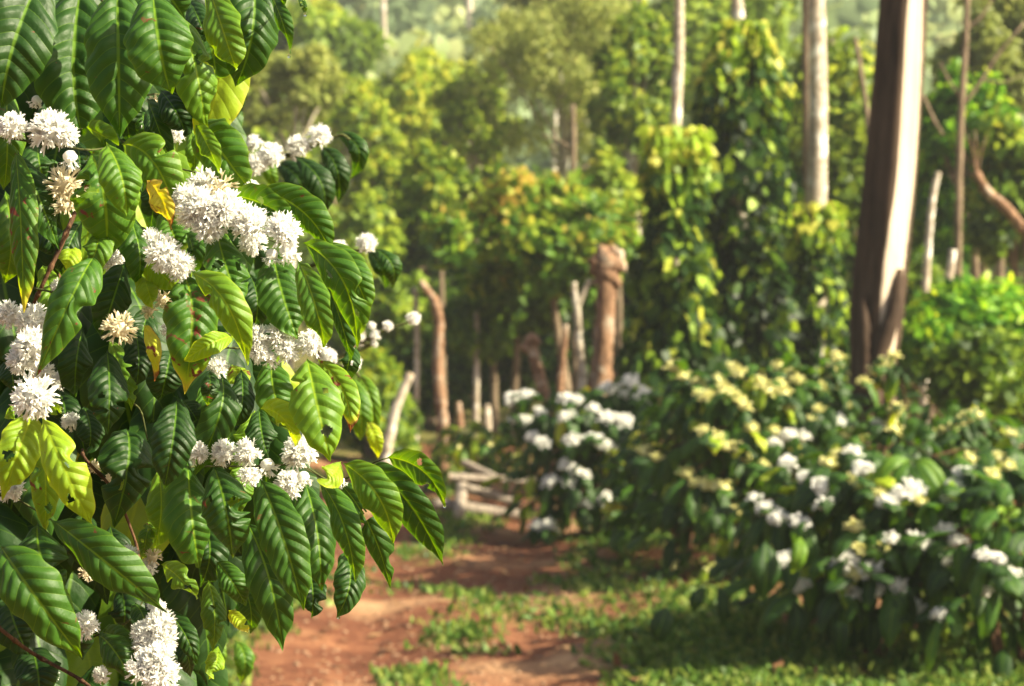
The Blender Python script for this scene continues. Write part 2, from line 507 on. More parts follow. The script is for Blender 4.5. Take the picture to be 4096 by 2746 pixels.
def tree(name, label, px, base_d, top_py, crown_c, crown_r, pal, n=3500, leaf=0.13, trunk_r=0.07, bark=None, group=None,
         tone=(0.15, 0.7), clumps=18, fill=0.6, hang=0.3, aspect=0.45, bend=0.0, limbs=6, topbias=0.1):
    """crown centre and radii given in photo pixels at the tree's distance"""
    s = base_d / FPX
    cc = at(crown_c[0], crown_c[1], base_d)
    bx = at(px, HOR, base_d)[0]
    base = np.array([bx, cc[1], float(gz(bx, cc[1]))])
    root = thing(name, label, 'tree', base, group)
    g = Geo()
    rad = np.array([crown_r[0] * s, min(crown_r) * s * 0.9 + 0.1, crown_r[1] * s])
    cps = crown(g, cc, rad, n, leaf, clumps, tone, fill, hang, aspect, topbias)
    part('crown', g, MF[pal], root)
    t = Geo()
    top = cc + np.array([0, 0, rad[2] * 0.35])
    midp = (base + top) / 2 + np.array([bend, 0, 0])
    tube(t, [base - np.array([0, 0, 0.15]), base + (midp - base) * 0.5, midp, top], [trunk_r * 1.25, trunk_r, trunk_r * 0.85, trunk_r * 0.3], 9, 14, rough=0.06)
    for i in range(min(limbs, len(cps))):
        f = R_(0.25, 0.85)
        st = midp + (top - midp) * f
        e = cps[i]
        tube(t, [st, (st + e) / 2 + np.array([0, 0, 0.08 * np.linalg.norm(e - st)]), e], [trunk_r * 0.45, trunk_r * 0.3, trunk_r * 0.12], 6, 7)
    part('trunk', t, bark or M_GREYBARK, root)
    return root

# ------------------------------------------------------------------ the far hillside
def far_forest():
    g = Geo()
    n = 900
    Y = rng.uniform(62, 270, n)
    X = rng.uniform(-0.42, 0.42, n) * Y
    for x, y in zip(X, Y):
        r = R_(1.6, 3.4)
        h = R_(2.5, 6)
        z = float(gz(x, y))
        m = 60
        d = rand_dirs(m)
        u = d * (rng.random((m, 1)) ** 0.4)
        P = np.array([x, y, z + h]) + u * np.array([r, r, r * R_(0.7, 1.3)])
        sz = rng.uniform(0.7, 1.4, m)
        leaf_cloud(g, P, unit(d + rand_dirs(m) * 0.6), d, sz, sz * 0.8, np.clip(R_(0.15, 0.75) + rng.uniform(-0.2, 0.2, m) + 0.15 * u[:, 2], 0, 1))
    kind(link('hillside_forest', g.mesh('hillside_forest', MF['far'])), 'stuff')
far_forest()

def far_trunk(px, top, bot, w, d, label):
    p0, p1 = at(px, bot, d), at(px - 6, top, d)
    base = np.array([p0[0], p0[1], float(gz(p0[0], p0[1]))])
    root = thing('bare_tree', label, 'tree', base, 'pale bare trees on the far slope')
    g = Geo()
    r = w * d / FPX / 2
    tube(g, [base, p0, p1, p1 + (0, 0, 3)], [r * 1.2, r * 1.1, r * 0.8, r * 0.6], 8, 10)
    for k in range(4):
        s = p1 + (0, 0, R_(-2, 2.6))
        tube(g, [s, s + (R_(-1.2, 1.2), R_(-.6, .6), R_(0.5, 1.2))], [r * 0.35, r * 0.12], 5)
    part('trunk', g, M_PALE, root)
far_trunk(1538, -60, 330, 26, 80, 'slim pale tree trunk rising out of the haze right of the dark round tree')
far_trunk(1880, -60, 290, 36, 95, 'broader hazy pale trunk in the middle of the far slope')

# ------------------------------------------------------------------ trees of the middle distance
GRP = 'trees beyond the coffee shrubs'
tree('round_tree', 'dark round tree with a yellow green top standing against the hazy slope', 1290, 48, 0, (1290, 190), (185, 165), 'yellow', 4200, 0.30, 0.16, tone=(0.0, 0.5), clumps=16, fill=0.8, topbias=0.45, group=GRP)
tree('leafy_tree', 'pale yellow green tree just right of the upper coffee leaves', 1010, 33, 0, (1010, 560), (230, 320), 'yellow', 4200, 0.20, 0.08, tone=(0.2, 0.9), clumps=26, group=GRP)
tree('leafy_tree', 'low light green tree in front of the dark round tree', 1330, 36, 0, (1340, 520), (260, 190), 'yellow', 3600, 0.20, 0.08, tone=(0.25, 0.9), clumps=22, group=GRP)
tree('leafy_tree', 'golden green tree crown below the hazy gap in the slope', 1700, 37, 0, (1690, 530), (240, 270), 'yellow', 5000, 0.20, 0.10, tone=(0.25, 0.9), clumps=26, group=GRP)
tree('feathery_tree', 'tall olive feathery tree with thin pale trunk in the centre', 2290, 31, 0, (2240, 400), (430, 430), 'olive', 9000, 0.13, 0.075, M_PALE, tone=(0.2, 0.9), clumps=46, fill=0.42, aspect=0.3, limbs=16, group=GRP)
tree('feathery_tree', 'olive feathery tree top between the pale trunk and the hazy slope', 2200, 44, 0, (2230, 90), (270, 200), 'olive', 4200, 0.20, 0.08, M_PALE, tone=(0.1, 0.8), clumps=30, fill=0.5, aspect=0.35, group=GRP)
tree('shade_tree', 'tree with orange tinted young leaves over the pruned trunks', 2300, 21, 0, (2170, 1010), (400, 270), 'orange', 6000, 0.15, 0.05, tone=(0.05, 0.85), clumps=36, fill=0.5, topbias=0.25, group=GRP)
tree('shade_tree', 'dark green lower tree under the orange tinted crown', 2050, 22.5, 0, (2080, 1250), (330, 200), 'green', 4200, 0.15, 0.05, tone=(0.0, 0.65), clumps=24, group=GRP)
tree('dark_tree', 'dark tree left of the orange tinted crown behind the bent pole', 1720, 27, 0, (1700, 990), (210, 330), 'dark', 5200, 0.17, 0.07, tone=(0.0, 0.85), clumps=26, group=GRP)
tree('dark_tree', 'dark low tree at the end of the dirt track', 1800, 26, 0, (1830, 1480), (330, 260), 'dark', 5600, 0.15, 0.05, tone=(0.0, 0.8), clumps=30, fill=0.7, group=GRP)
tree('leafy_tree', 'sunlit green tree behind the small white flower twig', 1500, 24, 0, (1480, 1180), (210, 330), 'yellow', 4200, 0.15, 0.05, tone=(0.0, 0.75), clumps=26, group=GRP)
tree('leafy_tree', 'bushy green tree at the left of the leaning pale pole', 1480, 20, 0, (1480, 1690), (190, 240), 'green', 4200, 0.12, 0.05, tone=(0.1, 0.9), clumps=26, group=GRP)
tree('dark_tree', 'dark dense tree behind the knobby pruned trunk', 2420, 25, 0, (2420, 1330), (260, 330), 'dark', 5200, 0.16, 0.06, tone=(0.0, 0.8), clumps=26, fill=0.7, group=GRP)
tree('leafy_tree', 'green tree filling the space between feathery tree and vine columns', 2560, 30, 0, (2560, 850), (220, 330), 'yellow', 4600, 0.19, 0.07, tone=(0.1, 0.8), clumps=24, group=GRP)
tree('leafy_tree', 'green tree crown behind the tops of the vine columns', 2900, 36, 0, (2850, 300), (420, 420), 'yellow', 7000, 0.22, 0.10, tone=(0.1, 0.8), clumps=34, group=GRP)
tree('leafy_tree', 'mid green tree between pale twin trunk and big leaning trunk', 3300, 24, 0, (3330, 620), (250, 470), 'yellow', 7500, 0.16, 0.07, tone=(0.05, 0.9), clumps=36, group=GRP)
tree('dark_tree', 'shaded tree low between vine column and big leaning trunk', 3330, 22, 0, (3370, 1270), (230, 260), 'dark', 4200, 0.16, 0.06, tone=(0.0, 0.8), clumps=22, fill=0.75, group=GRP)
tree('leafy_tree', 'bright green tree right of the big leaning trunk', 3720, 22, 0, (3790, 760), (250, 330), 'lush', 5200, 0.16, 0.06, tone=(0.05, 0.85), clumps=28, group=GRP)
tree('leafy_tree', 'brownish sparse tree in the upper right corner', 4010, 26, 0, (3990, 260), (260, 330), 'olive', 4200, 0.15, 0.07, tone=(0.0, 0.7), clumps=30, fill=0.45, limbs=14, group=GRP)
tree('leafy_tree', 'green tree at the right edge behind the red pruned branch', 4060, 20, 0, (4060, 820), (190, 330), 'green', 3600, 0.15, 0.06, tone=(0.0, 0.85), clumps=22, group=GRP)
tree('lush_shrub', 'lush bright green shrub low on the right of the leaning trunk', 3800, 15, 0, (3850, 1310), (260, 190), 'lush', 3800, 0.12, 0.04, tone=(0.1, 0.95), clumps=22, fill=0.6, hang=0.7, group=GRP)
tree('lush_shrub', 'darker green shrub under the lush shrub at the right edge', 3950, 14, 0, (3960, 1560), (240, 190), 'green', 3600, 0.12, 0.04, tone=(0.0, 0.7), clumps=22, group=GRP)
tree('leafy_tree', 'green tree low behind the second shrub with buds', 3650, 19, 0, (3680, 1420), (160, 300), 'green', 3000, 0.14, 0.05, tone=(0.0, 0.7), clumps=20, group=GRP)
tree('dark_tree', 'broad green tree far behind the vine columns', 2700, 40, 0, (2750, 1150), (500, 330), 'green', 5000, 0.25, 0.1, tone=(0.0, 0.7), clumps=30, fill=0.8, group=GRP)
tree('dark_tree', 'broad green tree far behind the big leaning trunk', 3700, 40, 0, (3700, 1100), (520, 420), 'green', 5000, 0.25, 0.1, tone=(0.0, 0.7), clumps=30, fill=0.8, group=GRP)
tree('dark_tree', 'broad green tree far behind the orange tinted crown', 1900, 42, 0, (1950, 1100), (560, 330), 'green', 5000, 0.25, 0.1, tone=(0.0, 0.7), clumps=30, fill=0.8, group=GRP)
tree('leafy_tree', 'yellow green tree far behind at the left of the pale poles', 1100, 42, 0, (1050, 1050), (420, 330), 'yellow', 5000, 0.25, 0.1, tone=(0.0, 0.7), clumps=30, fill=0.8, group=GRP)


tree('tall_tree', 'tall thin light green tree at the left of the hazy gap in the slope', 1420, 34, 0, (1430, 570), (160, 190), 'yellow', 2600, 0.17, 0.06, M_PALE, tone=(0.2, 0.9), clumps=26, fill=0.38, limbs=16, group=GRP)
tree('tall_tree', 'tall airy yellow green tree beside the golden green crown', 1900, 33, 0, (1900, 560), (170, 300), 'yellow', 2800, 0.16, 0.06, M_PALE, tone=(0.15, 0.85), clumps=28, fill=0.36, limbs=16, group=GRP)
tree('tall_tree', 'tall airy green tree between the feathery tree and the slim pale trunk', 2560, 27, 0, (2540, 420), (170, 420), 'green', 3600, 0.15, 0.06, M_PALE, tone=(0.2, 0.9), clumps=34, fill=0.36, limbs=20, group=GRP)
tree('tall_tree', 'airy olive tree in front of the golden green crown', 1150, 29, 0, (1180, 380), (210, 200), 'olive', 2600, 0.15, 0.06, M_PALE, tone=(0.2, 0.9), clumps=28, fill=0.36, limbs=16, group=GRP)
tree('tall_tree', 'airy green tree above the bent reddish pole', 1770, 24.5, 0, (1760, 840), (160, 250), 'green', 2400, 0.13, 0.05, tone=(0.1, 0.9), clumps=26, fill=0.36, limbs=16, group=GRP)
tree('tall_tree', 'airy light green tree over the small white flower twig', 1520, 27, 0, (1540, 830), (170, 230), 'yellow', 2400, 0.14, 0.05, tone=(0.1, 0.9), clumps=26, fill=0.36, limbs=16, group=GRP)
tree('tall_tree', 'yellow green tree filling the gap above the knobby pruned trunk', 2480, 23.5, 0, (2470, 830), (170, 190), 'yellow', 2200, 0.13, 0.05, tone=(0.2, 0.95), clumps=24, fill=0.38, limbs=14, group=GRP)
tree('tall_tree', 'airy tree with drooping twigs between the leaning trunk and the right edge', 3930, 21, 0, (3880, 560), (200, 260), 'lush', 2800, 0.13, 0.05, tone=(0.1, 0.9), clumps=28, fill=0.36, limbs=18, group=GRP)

# ------------------------------------------------------------------ vine columns
def vine_column(px, top_py, d, half, trunk_top_px, trunk_w, label, tones, n):
    s = d / FPX
    b = at(px, HOR, d); gy = b[1]
    base = np.array([b[0], gy, float(gz(b[0], gy))])
    top = at(px, top_py, d)
    root = thing('vine_covered_tree', label, 'tree', base, 'trees wrapped in pepper vine')
    g = Geo()
    h = top[2] - base[2]
    t = rng.random(n)
    prof = lambda t: half * s * (1.0 - 0.45 * t ** 3) * (0.94 + 0.17 * np.sin(9 * t + px) + 0.13 * np.sin(23 * t))
    th = rng.uniform(0, 2 * np.pi, n)
    rr = prof(t) * rng.uniform(0.55, 1.12, n) * (1 + 0.22 * np.sin(3 * th + 9 * t) + 0.12 * np.sin(5 * th - 21 * t))
    P = np.stack([base[0] + rr * np.cos(th) + (top[0] - base[0]) * t, gy + rr * np.sin(th), base[2] + 0.1 + t * h * 1.02], -1)
    out = np.stack([np.cos(th), np.sin(th), np.full(n, 0.35)], -1)
    D = unit(out * 0.45 + np.array([0, 0, -0.9]) + rand_dirs(n) * 0.45)
    young = sstep(0.75, 1.0, t)
    tone = np.clip(tones[0] + (tones[1] - tones[0]) * rng.random(n) ** 2.8 + young * 0.55, 0, 1)
    sz = rng.uniform(0.075, 0.135, n)
    leaf_cloud(g, P, D, out * 0.6 + rand_dirs(n) * 0.7, sz, sz * 0.72, tone, 0.15, heart=True)
    part('vine', g, MF['pepper'], root)
    tr = Geo()
    w = trunk_w * s / 2
    tt = at(trunk_top_px, -200, d)
    tube(tr, [base - (0, 0, .1), base + (0, 0, h * 0.5), top, (top + tt) / 2 + (0.02, 0, 0), tt], [w * 1.6, w * 1.4, w * 1.15, w, w * 0.9], 14, 60, rough=0.05)
    part('trunk', tr, M_PALE, root)
    return root
vine_column(2700, 590, 15.0, 160, 2712, 40, 'slim pale trunk wrapped to half height in yellowish pepper vine', (0.14, 1.0), 3300)
vine_column(2955, 170, 16.2, 200, 2915, 46, 'tallest thick column of dark pepper vine with a bright green top', (0.0, 0.92), 5200)
vine_column(3265, 880, 16.6, 140, 3258, 74, 'thick pale trunk with short vine column beside the leaning trunk', (0.05, 0.95), 1900)

def pole(name, label, cat, pts, w, d, bark, group=None, rooted=True, knob=None, extra=None, sides=12, cutcap=False):
    """bare trunk or pruned pole: pts in photo pixels from top to bottom, continued to the ground"""
    s = d / FPX
    P = [at(x, y, d) for x, y in pts]
    if rooted:
        e = P[-1] + (P[-1] - P[-2]) * 0.3
        P.append(np.array([e[0], P[-1][1], float(gz(e[0], P[-1][1])) - 0.08]))
    root = thing(name, label, cat, P[-1], group)
    g = Geo()
    r = np.interp(np.linspace(0, 1, len(P)), [0, 1], [0.82, 1.15]) * w * s / 2
    tube(g, P, r, sides, 40, rough=0.15)
    part('trunk', g, bark, root)
    if knob:
        k = Geo()
        for (x, y, rr) in knob:
            c = at(x, y, d + R_(-0.03, 0.03)); rr *= s
            nn = 7
            tube(k, [c + (R_(-.2, .2) * rr, R_(-.2, .2) * rr, rr * z) for z in np.linspace(-1, 1, nn)], rr * np.sqrt(np.clip(1.02 - np.linspace(-1, 1, nn) ** 2, 0.05, 1)), 9, None, rough=0.12)
        part('burr', k, bark, root)
    for e in extra or []:
        b = Geo()
        q = [at(x, y, d) for x, y in e[0]]
        tube(b, q, np.linspace(e[1], e[2], len(q)) * s / 2, 9, 10, rough=0.08)
        part('branch', b, bark, root)
    if cutcap:
        c = Geo()
        dirn = unit(P[0] - P[1])
        tube(c, [P[0] + dirn * 0.0, P[0] + dirn * 0.012], [w * s * 0.42, w * s * 0.40], 12)
        part('cut_end', c, M_CUT, root)
    return root

PG = 'pruned trunks at the end of the track'
pole('slim_tree', 'thin grey trunk close to the left of the thick pale vine trunk', 'tree', [(3222, -200), (3226, 300), (3232, 700), (3262, 1300)], 36, 17.3, M_GREYBARK)
pole('pruned_tree', 'bent reddish pole with a short pale stub on top', 'tree', [(1735, 1190), (1757, 1300), (1752, 1480), (1770, 1690)], 44, 19, M_REDBARK, PG, extra=[([(1738, 1200), (1705, 1160), (1682, 1125)], 34, 26)])
pole('pruned_tree', 'pale leaning pole curving up to the right with a cut end', 'tree', [(1640, 1502), (1588, 1620), (1560, 1740), (1545, 1840)], 42, 14.6, M_PALE, PG, cutcap=True)
pole('pruned_tree', 'pale straight stem just right of the front bush', 'tree', [(1440, 1330), (1458, 1450), (1468, 1600)], 36, 20.5, M_PALE, PG)
pole('pruned_tree', 'reddish leaning stump with a round knob on top', 'tree', [(2128, 1370), (2140, 1440), (2172, 1560), (2192, 1660)], 50, 17, M_REDBARK, PG, knob=[(2126, 1368, 34), (2108, 1390, 26)])
pole('pruned_tree', 'slim ochre stem between the leaning stump and the forked stem', 'tree', [(2262, 1300), (2252, 1420), (2240, 1570)], 30, 18.5, M_REDBARK, PG)
pole('pruned_tree', 'slim pale stem that forks at the top beside the knobby trunk', 'tree', [(2308, 1220), (2316, 1360), (2330, 1500), (2326, 1620)], 34, 17.2, M_PALE, PG, extra=[([(2308, 1240), (2298, 1180), (2295, 1130)], 28, 24), ([(2310, 1230), (2335, 1170), (2358, 1120)], 24, 18)])
pole('pruned_tree', 'thick pruned trunk with a knobby reddish head', 'tree', [(2428, 1040), (2424, 1200), (2412, 1400), (2400, 1610)], 84, 17.6, M_REDBARK, PG,
     knob=[(2425, 1050, 46), (2385, 1075, 34), (2462, 1060, 36), (2410, 1010, 30), (2472, 1025, 26), (2395, 1120, 26), (2450, 1110, 30), (2430, 1090, 44), (2378, 1045, 24), (2445, 1005, 24), (2480, 1070, 26), (2412, 1075, 36), (2465, 1130, 24)], sides=16)
pole('pruned_tree', 'short orange stub left of the timber pile', 'tree', [(1832, 1610), (1840, 1690)], 30, 20, M_REDBARK, PG)
pole('pruned_tree', 'short pale stub behind the timber pile', 'tree', [(1948, 1620), (1950, 1700)], 34, 21, M_PALE, PG)
pole('slim_tree', 'slender white trunk to the right of the big leaning trunk', 'tree', [(3752, 690), (3730, 800), (3712, 1000), (3700, 1230)], 30, 18, M_PALE)
pole('slim_tree', 'short pale stem right of the slender white trunk', 'tree', [(3812, 1000), (3800, 1100), (3795, 1160)], 34, 18.6, M_PALE)
pole('slim_tree', 'dark slim trunk with bare twigs in the upper right', 'tree', [(3872, -150), (3862, 150), (3846, 420), (3835, 800)], 28, 19, M_GREYBARK,
     extra=[([(3846, 430), (3920, 330), (3990, 220), (4100, 90)], 20, 9), ([(3850, 400), (3800, 330), (3760, 250)], 14, 6), ([(3930, 320), (4010, 330), (4096, 300)], 11, 5),
            ([(3690, 380), (3730, 470), (3770, 540)], 16, 12), ([(3862, 120), (3930, 60), (3990, -40)], 13, 6)])
pole('pruned_tree', 'reddish pruned branch reaching in from the right edge', 'tree', [(3902, 690), (3950, 770), (4020, 830), (4080, 910), (4120, 1010)], 46, 15.5, M_REDBARK,
     extra=[([(3905, 700), (3890, 600), (3870, 540)], 8, 3), ([(3910, 705), (3925, 610), (3950, 540)], 7, 3), ([(3905, 700), (3905, 600), (3900, 520)], 7, 3)])
pole('slim_tree', 'dim far trunk right of the leaning trunk at mid height', 'tree', [(3940, 780), (3935, 1000), (3930, 1250)], 34, 24, M_GREYBARK)
pole('slim_tree', 'thin slanting trunk left of the leaning trunk', 'tree', [(3420, 150), (3445, 300), (3470, 480), (3500, 900)], 22, 23, M_GREYBARK)
pole('slim_tree', 'thin slanting trunk behind the thick pale vine trunk', 'tree', [(3320, 150), (3345, 280), (3390, 450), (3420, 900)], 26, 25, M_GREYBARK)

pole('slim_tree', 'slim pale trunk in the dark gap between the bent reddish pole and the leaning stump', 'tree', [(1905, 1250), (1908, 1420), (1902, 1720)], 24, 22, M_PALE)
pole('slim_tree', 'slim grey trunk just right of the bent reddish pole', 'tree', [(1985, 1180), (1975, 1400), (1980, 1720)], 30, 23, M_GREYBARK)
pole('slim_tree', 'thin ochre trunk between the leaning pale pole and the bent reddish pole', 'tree', [(1660, 1150), (1668, 1400), (1660, 1750)], 24, 21.5, M_PALE)
pole('slim_tree', 'thin brownish trunk rising through the orange tinted crown', 'tree', [(2292, 420), (2294, 640), (2290, 900), (2296, 1250)], 24, 23.6, M_GREYBARK, extra=[([(2292, 690), (2360, 660), (2440, 610)], 14, 7), ([(2292, 600), (2230, 560), (2170, 540)], 12, 6)])

def big_trunk():
    d = 12.6
    s = d / FPX
    pts = [(3640, -300), (3612, 0), (3590, 330), (3562, 700), (3535, 1000), (3512, 1250), (3500, 1420), (3494, 1580)]
    P = [at(x, y, d) for x, y in pts]
    P.append(np.array([P[-1][0] - 0.02, P[-1][1], float(gz(P[-1][0], P[-1][1])) - 0.1]))
    root = thing('leaning_tree', 'big leaning tree trunk with a bright sunlit side and a hollow near its foot', 'tree', P[-1])
    def fl(t, th):
        q = th - math.radians(37)
        f = (np.abs(np.cos(q)) ** 4.5 + np.abs(np.sin(q)) ** 4.5) ** (-1 / 4.5) * 0.93
        f = f + 0.02 * np.cos(3 * th + 2.0 + 2 * t) + 0.035 * np.cos(5 * th - 3 * t) + 0.02 * np.cos(11 * th + 9 * t)
        low = sstep(0.62, 0.85, t)
        f = f + low * (0.16 * np.cos(4 * th + 1.0 + 3 * t) + 0.07 * np.cos(7 * th))
        return f * (1 + 0.06 * np.sin(14 * t + 2 * th) * low)
    g = Geo()
    nr, ns = 110, 48
    tt = np.linspace(0, 1, nr)[:, None]; th = np.linspace(0, 2 * np.pi, ns, endpoint=False)[None, :]
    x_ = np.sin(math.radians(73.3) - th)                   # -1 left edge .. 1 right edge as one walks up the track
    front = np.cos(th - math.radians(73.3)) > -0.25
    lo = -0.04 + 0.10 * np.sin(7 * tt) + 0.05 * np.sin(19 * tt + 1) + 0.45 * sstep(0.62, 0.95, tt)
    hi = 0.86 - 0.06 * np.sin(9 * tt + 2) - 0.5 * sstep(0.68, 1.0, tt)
    peel = np.clip(np.minimum(x_ - lo, hi - x_) / 0.10 * 0.5 + 0.42, 0, 1) * front * (1 - 0.75 * sstep(0.72, 0.86, tt))  # sunward face painted pale for sunlight, bark beside it left dark for shade
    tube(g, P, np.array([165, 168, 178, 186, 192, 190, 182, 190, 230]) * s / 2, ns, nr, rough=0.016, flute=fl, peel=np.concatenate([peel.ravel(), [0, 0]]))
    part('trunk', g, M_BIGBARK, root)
    k = Geo()
    c = [at(3600, 1080, d - 0.11), at(3586, 1200, d - 0.16), at(3560, 1300, d - 0.175), at(3525, 1400, d - 0.17), at(3508, 1500, d - 0.165), at(3495, 1620, d - 0.15)]
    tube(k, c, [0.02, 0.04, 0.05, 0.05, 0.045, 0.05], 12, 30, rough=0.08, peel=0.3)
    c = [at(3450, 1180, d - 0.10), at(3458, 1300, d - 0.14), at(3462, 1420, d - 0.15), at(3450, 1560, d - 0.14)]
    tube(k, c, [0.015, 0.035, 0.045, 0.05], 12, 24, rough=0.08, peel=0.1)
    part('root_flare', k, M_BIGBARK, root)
big_trunk()

# ------------------------------------------------------------------ timber pile at the end of the track
def log(label, a, b, w, d0, d1, ext=1.0, square=False):
    s = (d0 + d1) / 2 / FPX
    A, B = at(*a, d0), at(*b, d1)
    B = A + (B - A) * ext
    root = thing('log', label, 'log', (A + B) / 2, 'timber pile')
    g = Geo()
    r = w * s / 2
    dr = unit(B - A)
    tube(g, [A, A + (B - A) * 0.3, A + (B - A) * 0.7, B], [r, r * 1.08, r * 0.94, r * 0.97], 4 if square else 12, 16, rough=0.08)
    part('wood', g, M_LOG, root, smooth=not square)
    e = Geo()
    tube(e, [A - dr * 0.004, A + dr * 0.003], [r * 0.93, r * 0.95], 12)
    part('cut_end', e, M_CUT, root)
log('squared beam lying across the top of the timber pile', (1797, 1909), (2000, 1920), 34, 14.4, 14.5, 1.7, True)
log('log slanting down behind the top beam', (1850, 1850), (1960, 1900), 30, 14.9, 14.8, 1.6)
log('short log pointing out of the pile towards the track', (1838, 2062), (1847, 1940), 48, 14.0, 14.7, 1.3)
log('thick bottom log lying on the red soil', (1735, 2018), (1992, 2052), 50, 14.45, 14.5, 1.4)
log('log lying under the beam and above the bottom log', (1868, 1956), (1992, 1991), 40, 14.6, 14.6, 1.7)

# ------------------------------------------------------------------ one coffee leaf
def leaf_geo(b, m, t, w, nrm, nu, nv, tone, dmg=0.0, fold=0.25, drop=0.45, quilt=0.05, wave=0.03, nveins=9, bites=0, seed=None, taper=0.0):
    r = np.random.default_rng(seed if seed is not None else int(rng.integers(1 << 30)))
    b, m, t = (np.asarray(x, float) for x in (b, m, t))
    u = np.linspace(0, 1, nu)
    # quadratic through b, m (u=.5), t
    c = 2 * m - 0.5 * (b + t)
    M = ((1 - u) ** 2)[:, None] * b + (2 * u * (1 - u))[:, None] * c + (u ** 2)[:, None] * t
    T = unit(np.gradient(M, axis=0))
    nr = np.broadcast_to(np.asarray(nrm, float), M.shape)
    S = unit(np.cross(T, nr)); Nn = np.cross(S, T)
    sh = (u ** 0.74) * ((1 - u) ** 0.82); sh = sh / sh.max()
    sh = sh * (1 - 0.45 * sstep(0.84, 0.97, u)) + 0.012
    pet = sstep(0.0, 0.09, u)
    sh = sh * (0.12 + 0.88 * pet)
    v = np.linspace(-1, 1, nv)
    U, V = np.meshgrid(u, v, indexing='ij')
    AV = np.abs(V)
    h = (w / 2 * sh)[:, None]
    # edge wobble and bites
    p1, p2 = r.uniform(0, 6.28, 2)
    edge = 1 + 0.035 * np.sin(U * 31 + p1 + V * 2) + 0.03 * np.sin(U * 17 + p2 - V * 3)
    for _ in range(bites):
        ub, side, br = r.uniform(0.25, 0.98), r.choice([-1, 1]), r.uniform(0.02, 0.07)
        edge = edge - 0.55 * np.exp(-((U - ub) / br) ** 4) * (V * side > 0)
    X = h * V * edge
    ph = (U - 0.17 * AV * (0.7 + 0.3 * AV) * sh[:, None] ** 0.5) * nveins + 0.5
    ph = ph + 0.12 * (V > 0) + 0.16 * np.sin(U * r.uniform(5, 9) + r.uniform(0, 6.28) + 1.7 * V) * AV
    bulge = np.abs(np.sin(np.pi * ph)) ** 0.75
    # bulges fade out near the rim and the midrib
    bulge = bulge * np.minimum(1, AV * 4) * (1 - AV ** 4)
    Z = h * (fold * AV - drop * AV ** 2) + w * quilt * bulge * np.minimum(1, sh[:, None] * 1.6)
    Z = Z + w * 0.018 * np.sin(U * r.uniform(17, 26) + 5 * V + r.uniform(0, 6.28)) * np.minimum(1, AV * 2)
    Z = Z + w * wave * np.sin(U * r.uniform(9, 15) + r.uniform(0, 6.28) + (V > 0) * r.uniform(0, 6)) * AV ** 2
    P = M[:, None, :] + S[:, None, :] * X[..., None] + Nn[:, None, :] * Z[..., None]
    i = np.arange(nu - 1)[:, None] * nv; j = np.arange(nv - 1)[None, :]
    q = np.stack([i + j, i + j + 1, i + nv + j + 1, i + nv + j], -1).reshape(-1, 4)
    if bites >= 2:                                          # holes eaten into the blade
        uc = (U[:-1, :-1] + U[1:, 1:]) / 2; vc = (V[:-1, :-1] + V[1:, 1:]) / 2
        keep = np.ones(uc.shape, bool)
        for _ in range(bites):
            hu, hv, hr = r.uniform(0.3, 0.8), r.choice([-1, 1]) * r.uniform(0.15, 0.55), r.uniform(0.03, 0.055)
            keep &= ((uc - hu) / hr) ** 2 + ((vc - hv) * (1 + 0.5 * np.sin(uc * 40)) / (hr * 3.2)) ** 2 > 1
        q = q[keep.ravel()]
    tn = tone + 0.10 * sstep(0.75, 1.0, U) * (tone < 0.75)
    if dmg > 1.5: tn = tn + 0.35 * sstep(0.80, 0.97, U + 0.08 * AV)
    return P.reshape(-1, 3), [q], dict(tone=np.clip(tn, 0, 1).ravel(), ph=ph.ravel(), lv=V.ravel(), dmg=np.full(P.shape[0] * P.shape[1], dmg))

# ------------------------------------------------------------------ flower clusters
def flower_mesh(name, mat, nfl, seed, petals=5, seg=3, hemi=-0.25, wid=0.125, tight=1.0):
    """cluster of tubular flowers of unit radius around the origin, facing +Z mostly"""
    r = np.random.default_rng(seed)
    g = Geo()
    zz = np.linspace(-0.99, 0.99, 9)
    tube(g, [(0, 0, 0.50 * z) for z in zz], 0.54 * np.sqrt(1 - zz ** 2), 12, None, rough=0.10, tone=0.9)  # bright ball added inside the cluster so its gaps don't go dark
    for k in range(nfl):
        z = 1 - (1 - hemi) * (k + 0.5) / nfl
        a = k * 2.39996 + r.uniform(-0.35, 0.35)
        q = math.sqrt(max(0, 1 - z * z))
        ax = unit(np.array([q * math.cos(a), q * math.sin(a), z]) + r.normal(size=3) * 0.16)
        ln = r.uniform(0.36, 0.66)
        s1 = unit(np.cross(ax, [0.31, 0.77, 0.55])); s2 = np.cross(ax, s1)
        tip = ax * ln
        # tube
        tube(g, [ax * 0.04, tip * 0.6, tip], [0.022, 0.03, 0.05], 5, None, cap=False, tone=np.repeat([0.35, 0.7, 0.85], 5))
        spread = r.uniform(0.18, 0.62) * tight
        for j in range(petals):
            th = 2 * math.pi * j / petals + r.uniform(-0.2, 0.2)
            rad = s1 * math.cos(th) + s2 * math.sin(th)
            tan = np.cross(ax, rad)
            pl = r.uniform(0.40, 0.60)
            us = np.linspace(0, 1, seg + 1)
            vs, tn = [], []
            for uu in us:
                ang = spread * (0.35 + 0.75 * uu)
                pos = tip + (ax * math.cos(ang) + rad * math.sin(ang)) * pl * uu
                hw = wid * 0.5 * (0.55 + 1.1 * uu * (1 - uu) * 1.6) * (1 if uu < 0.99 else 0.62)
                vs += [pos - tan * hw, pos + tan * hw]
                tn += [0.85 + 0.15 * uu] * 2
            q4 = np.array([[2 * i, 2 * i + 1, 2 * i + 3, 2 * i + 2] for i in range(seg)])
            g.add(vs, [q4], tone=tn)
    return g.mesh(name, mat)

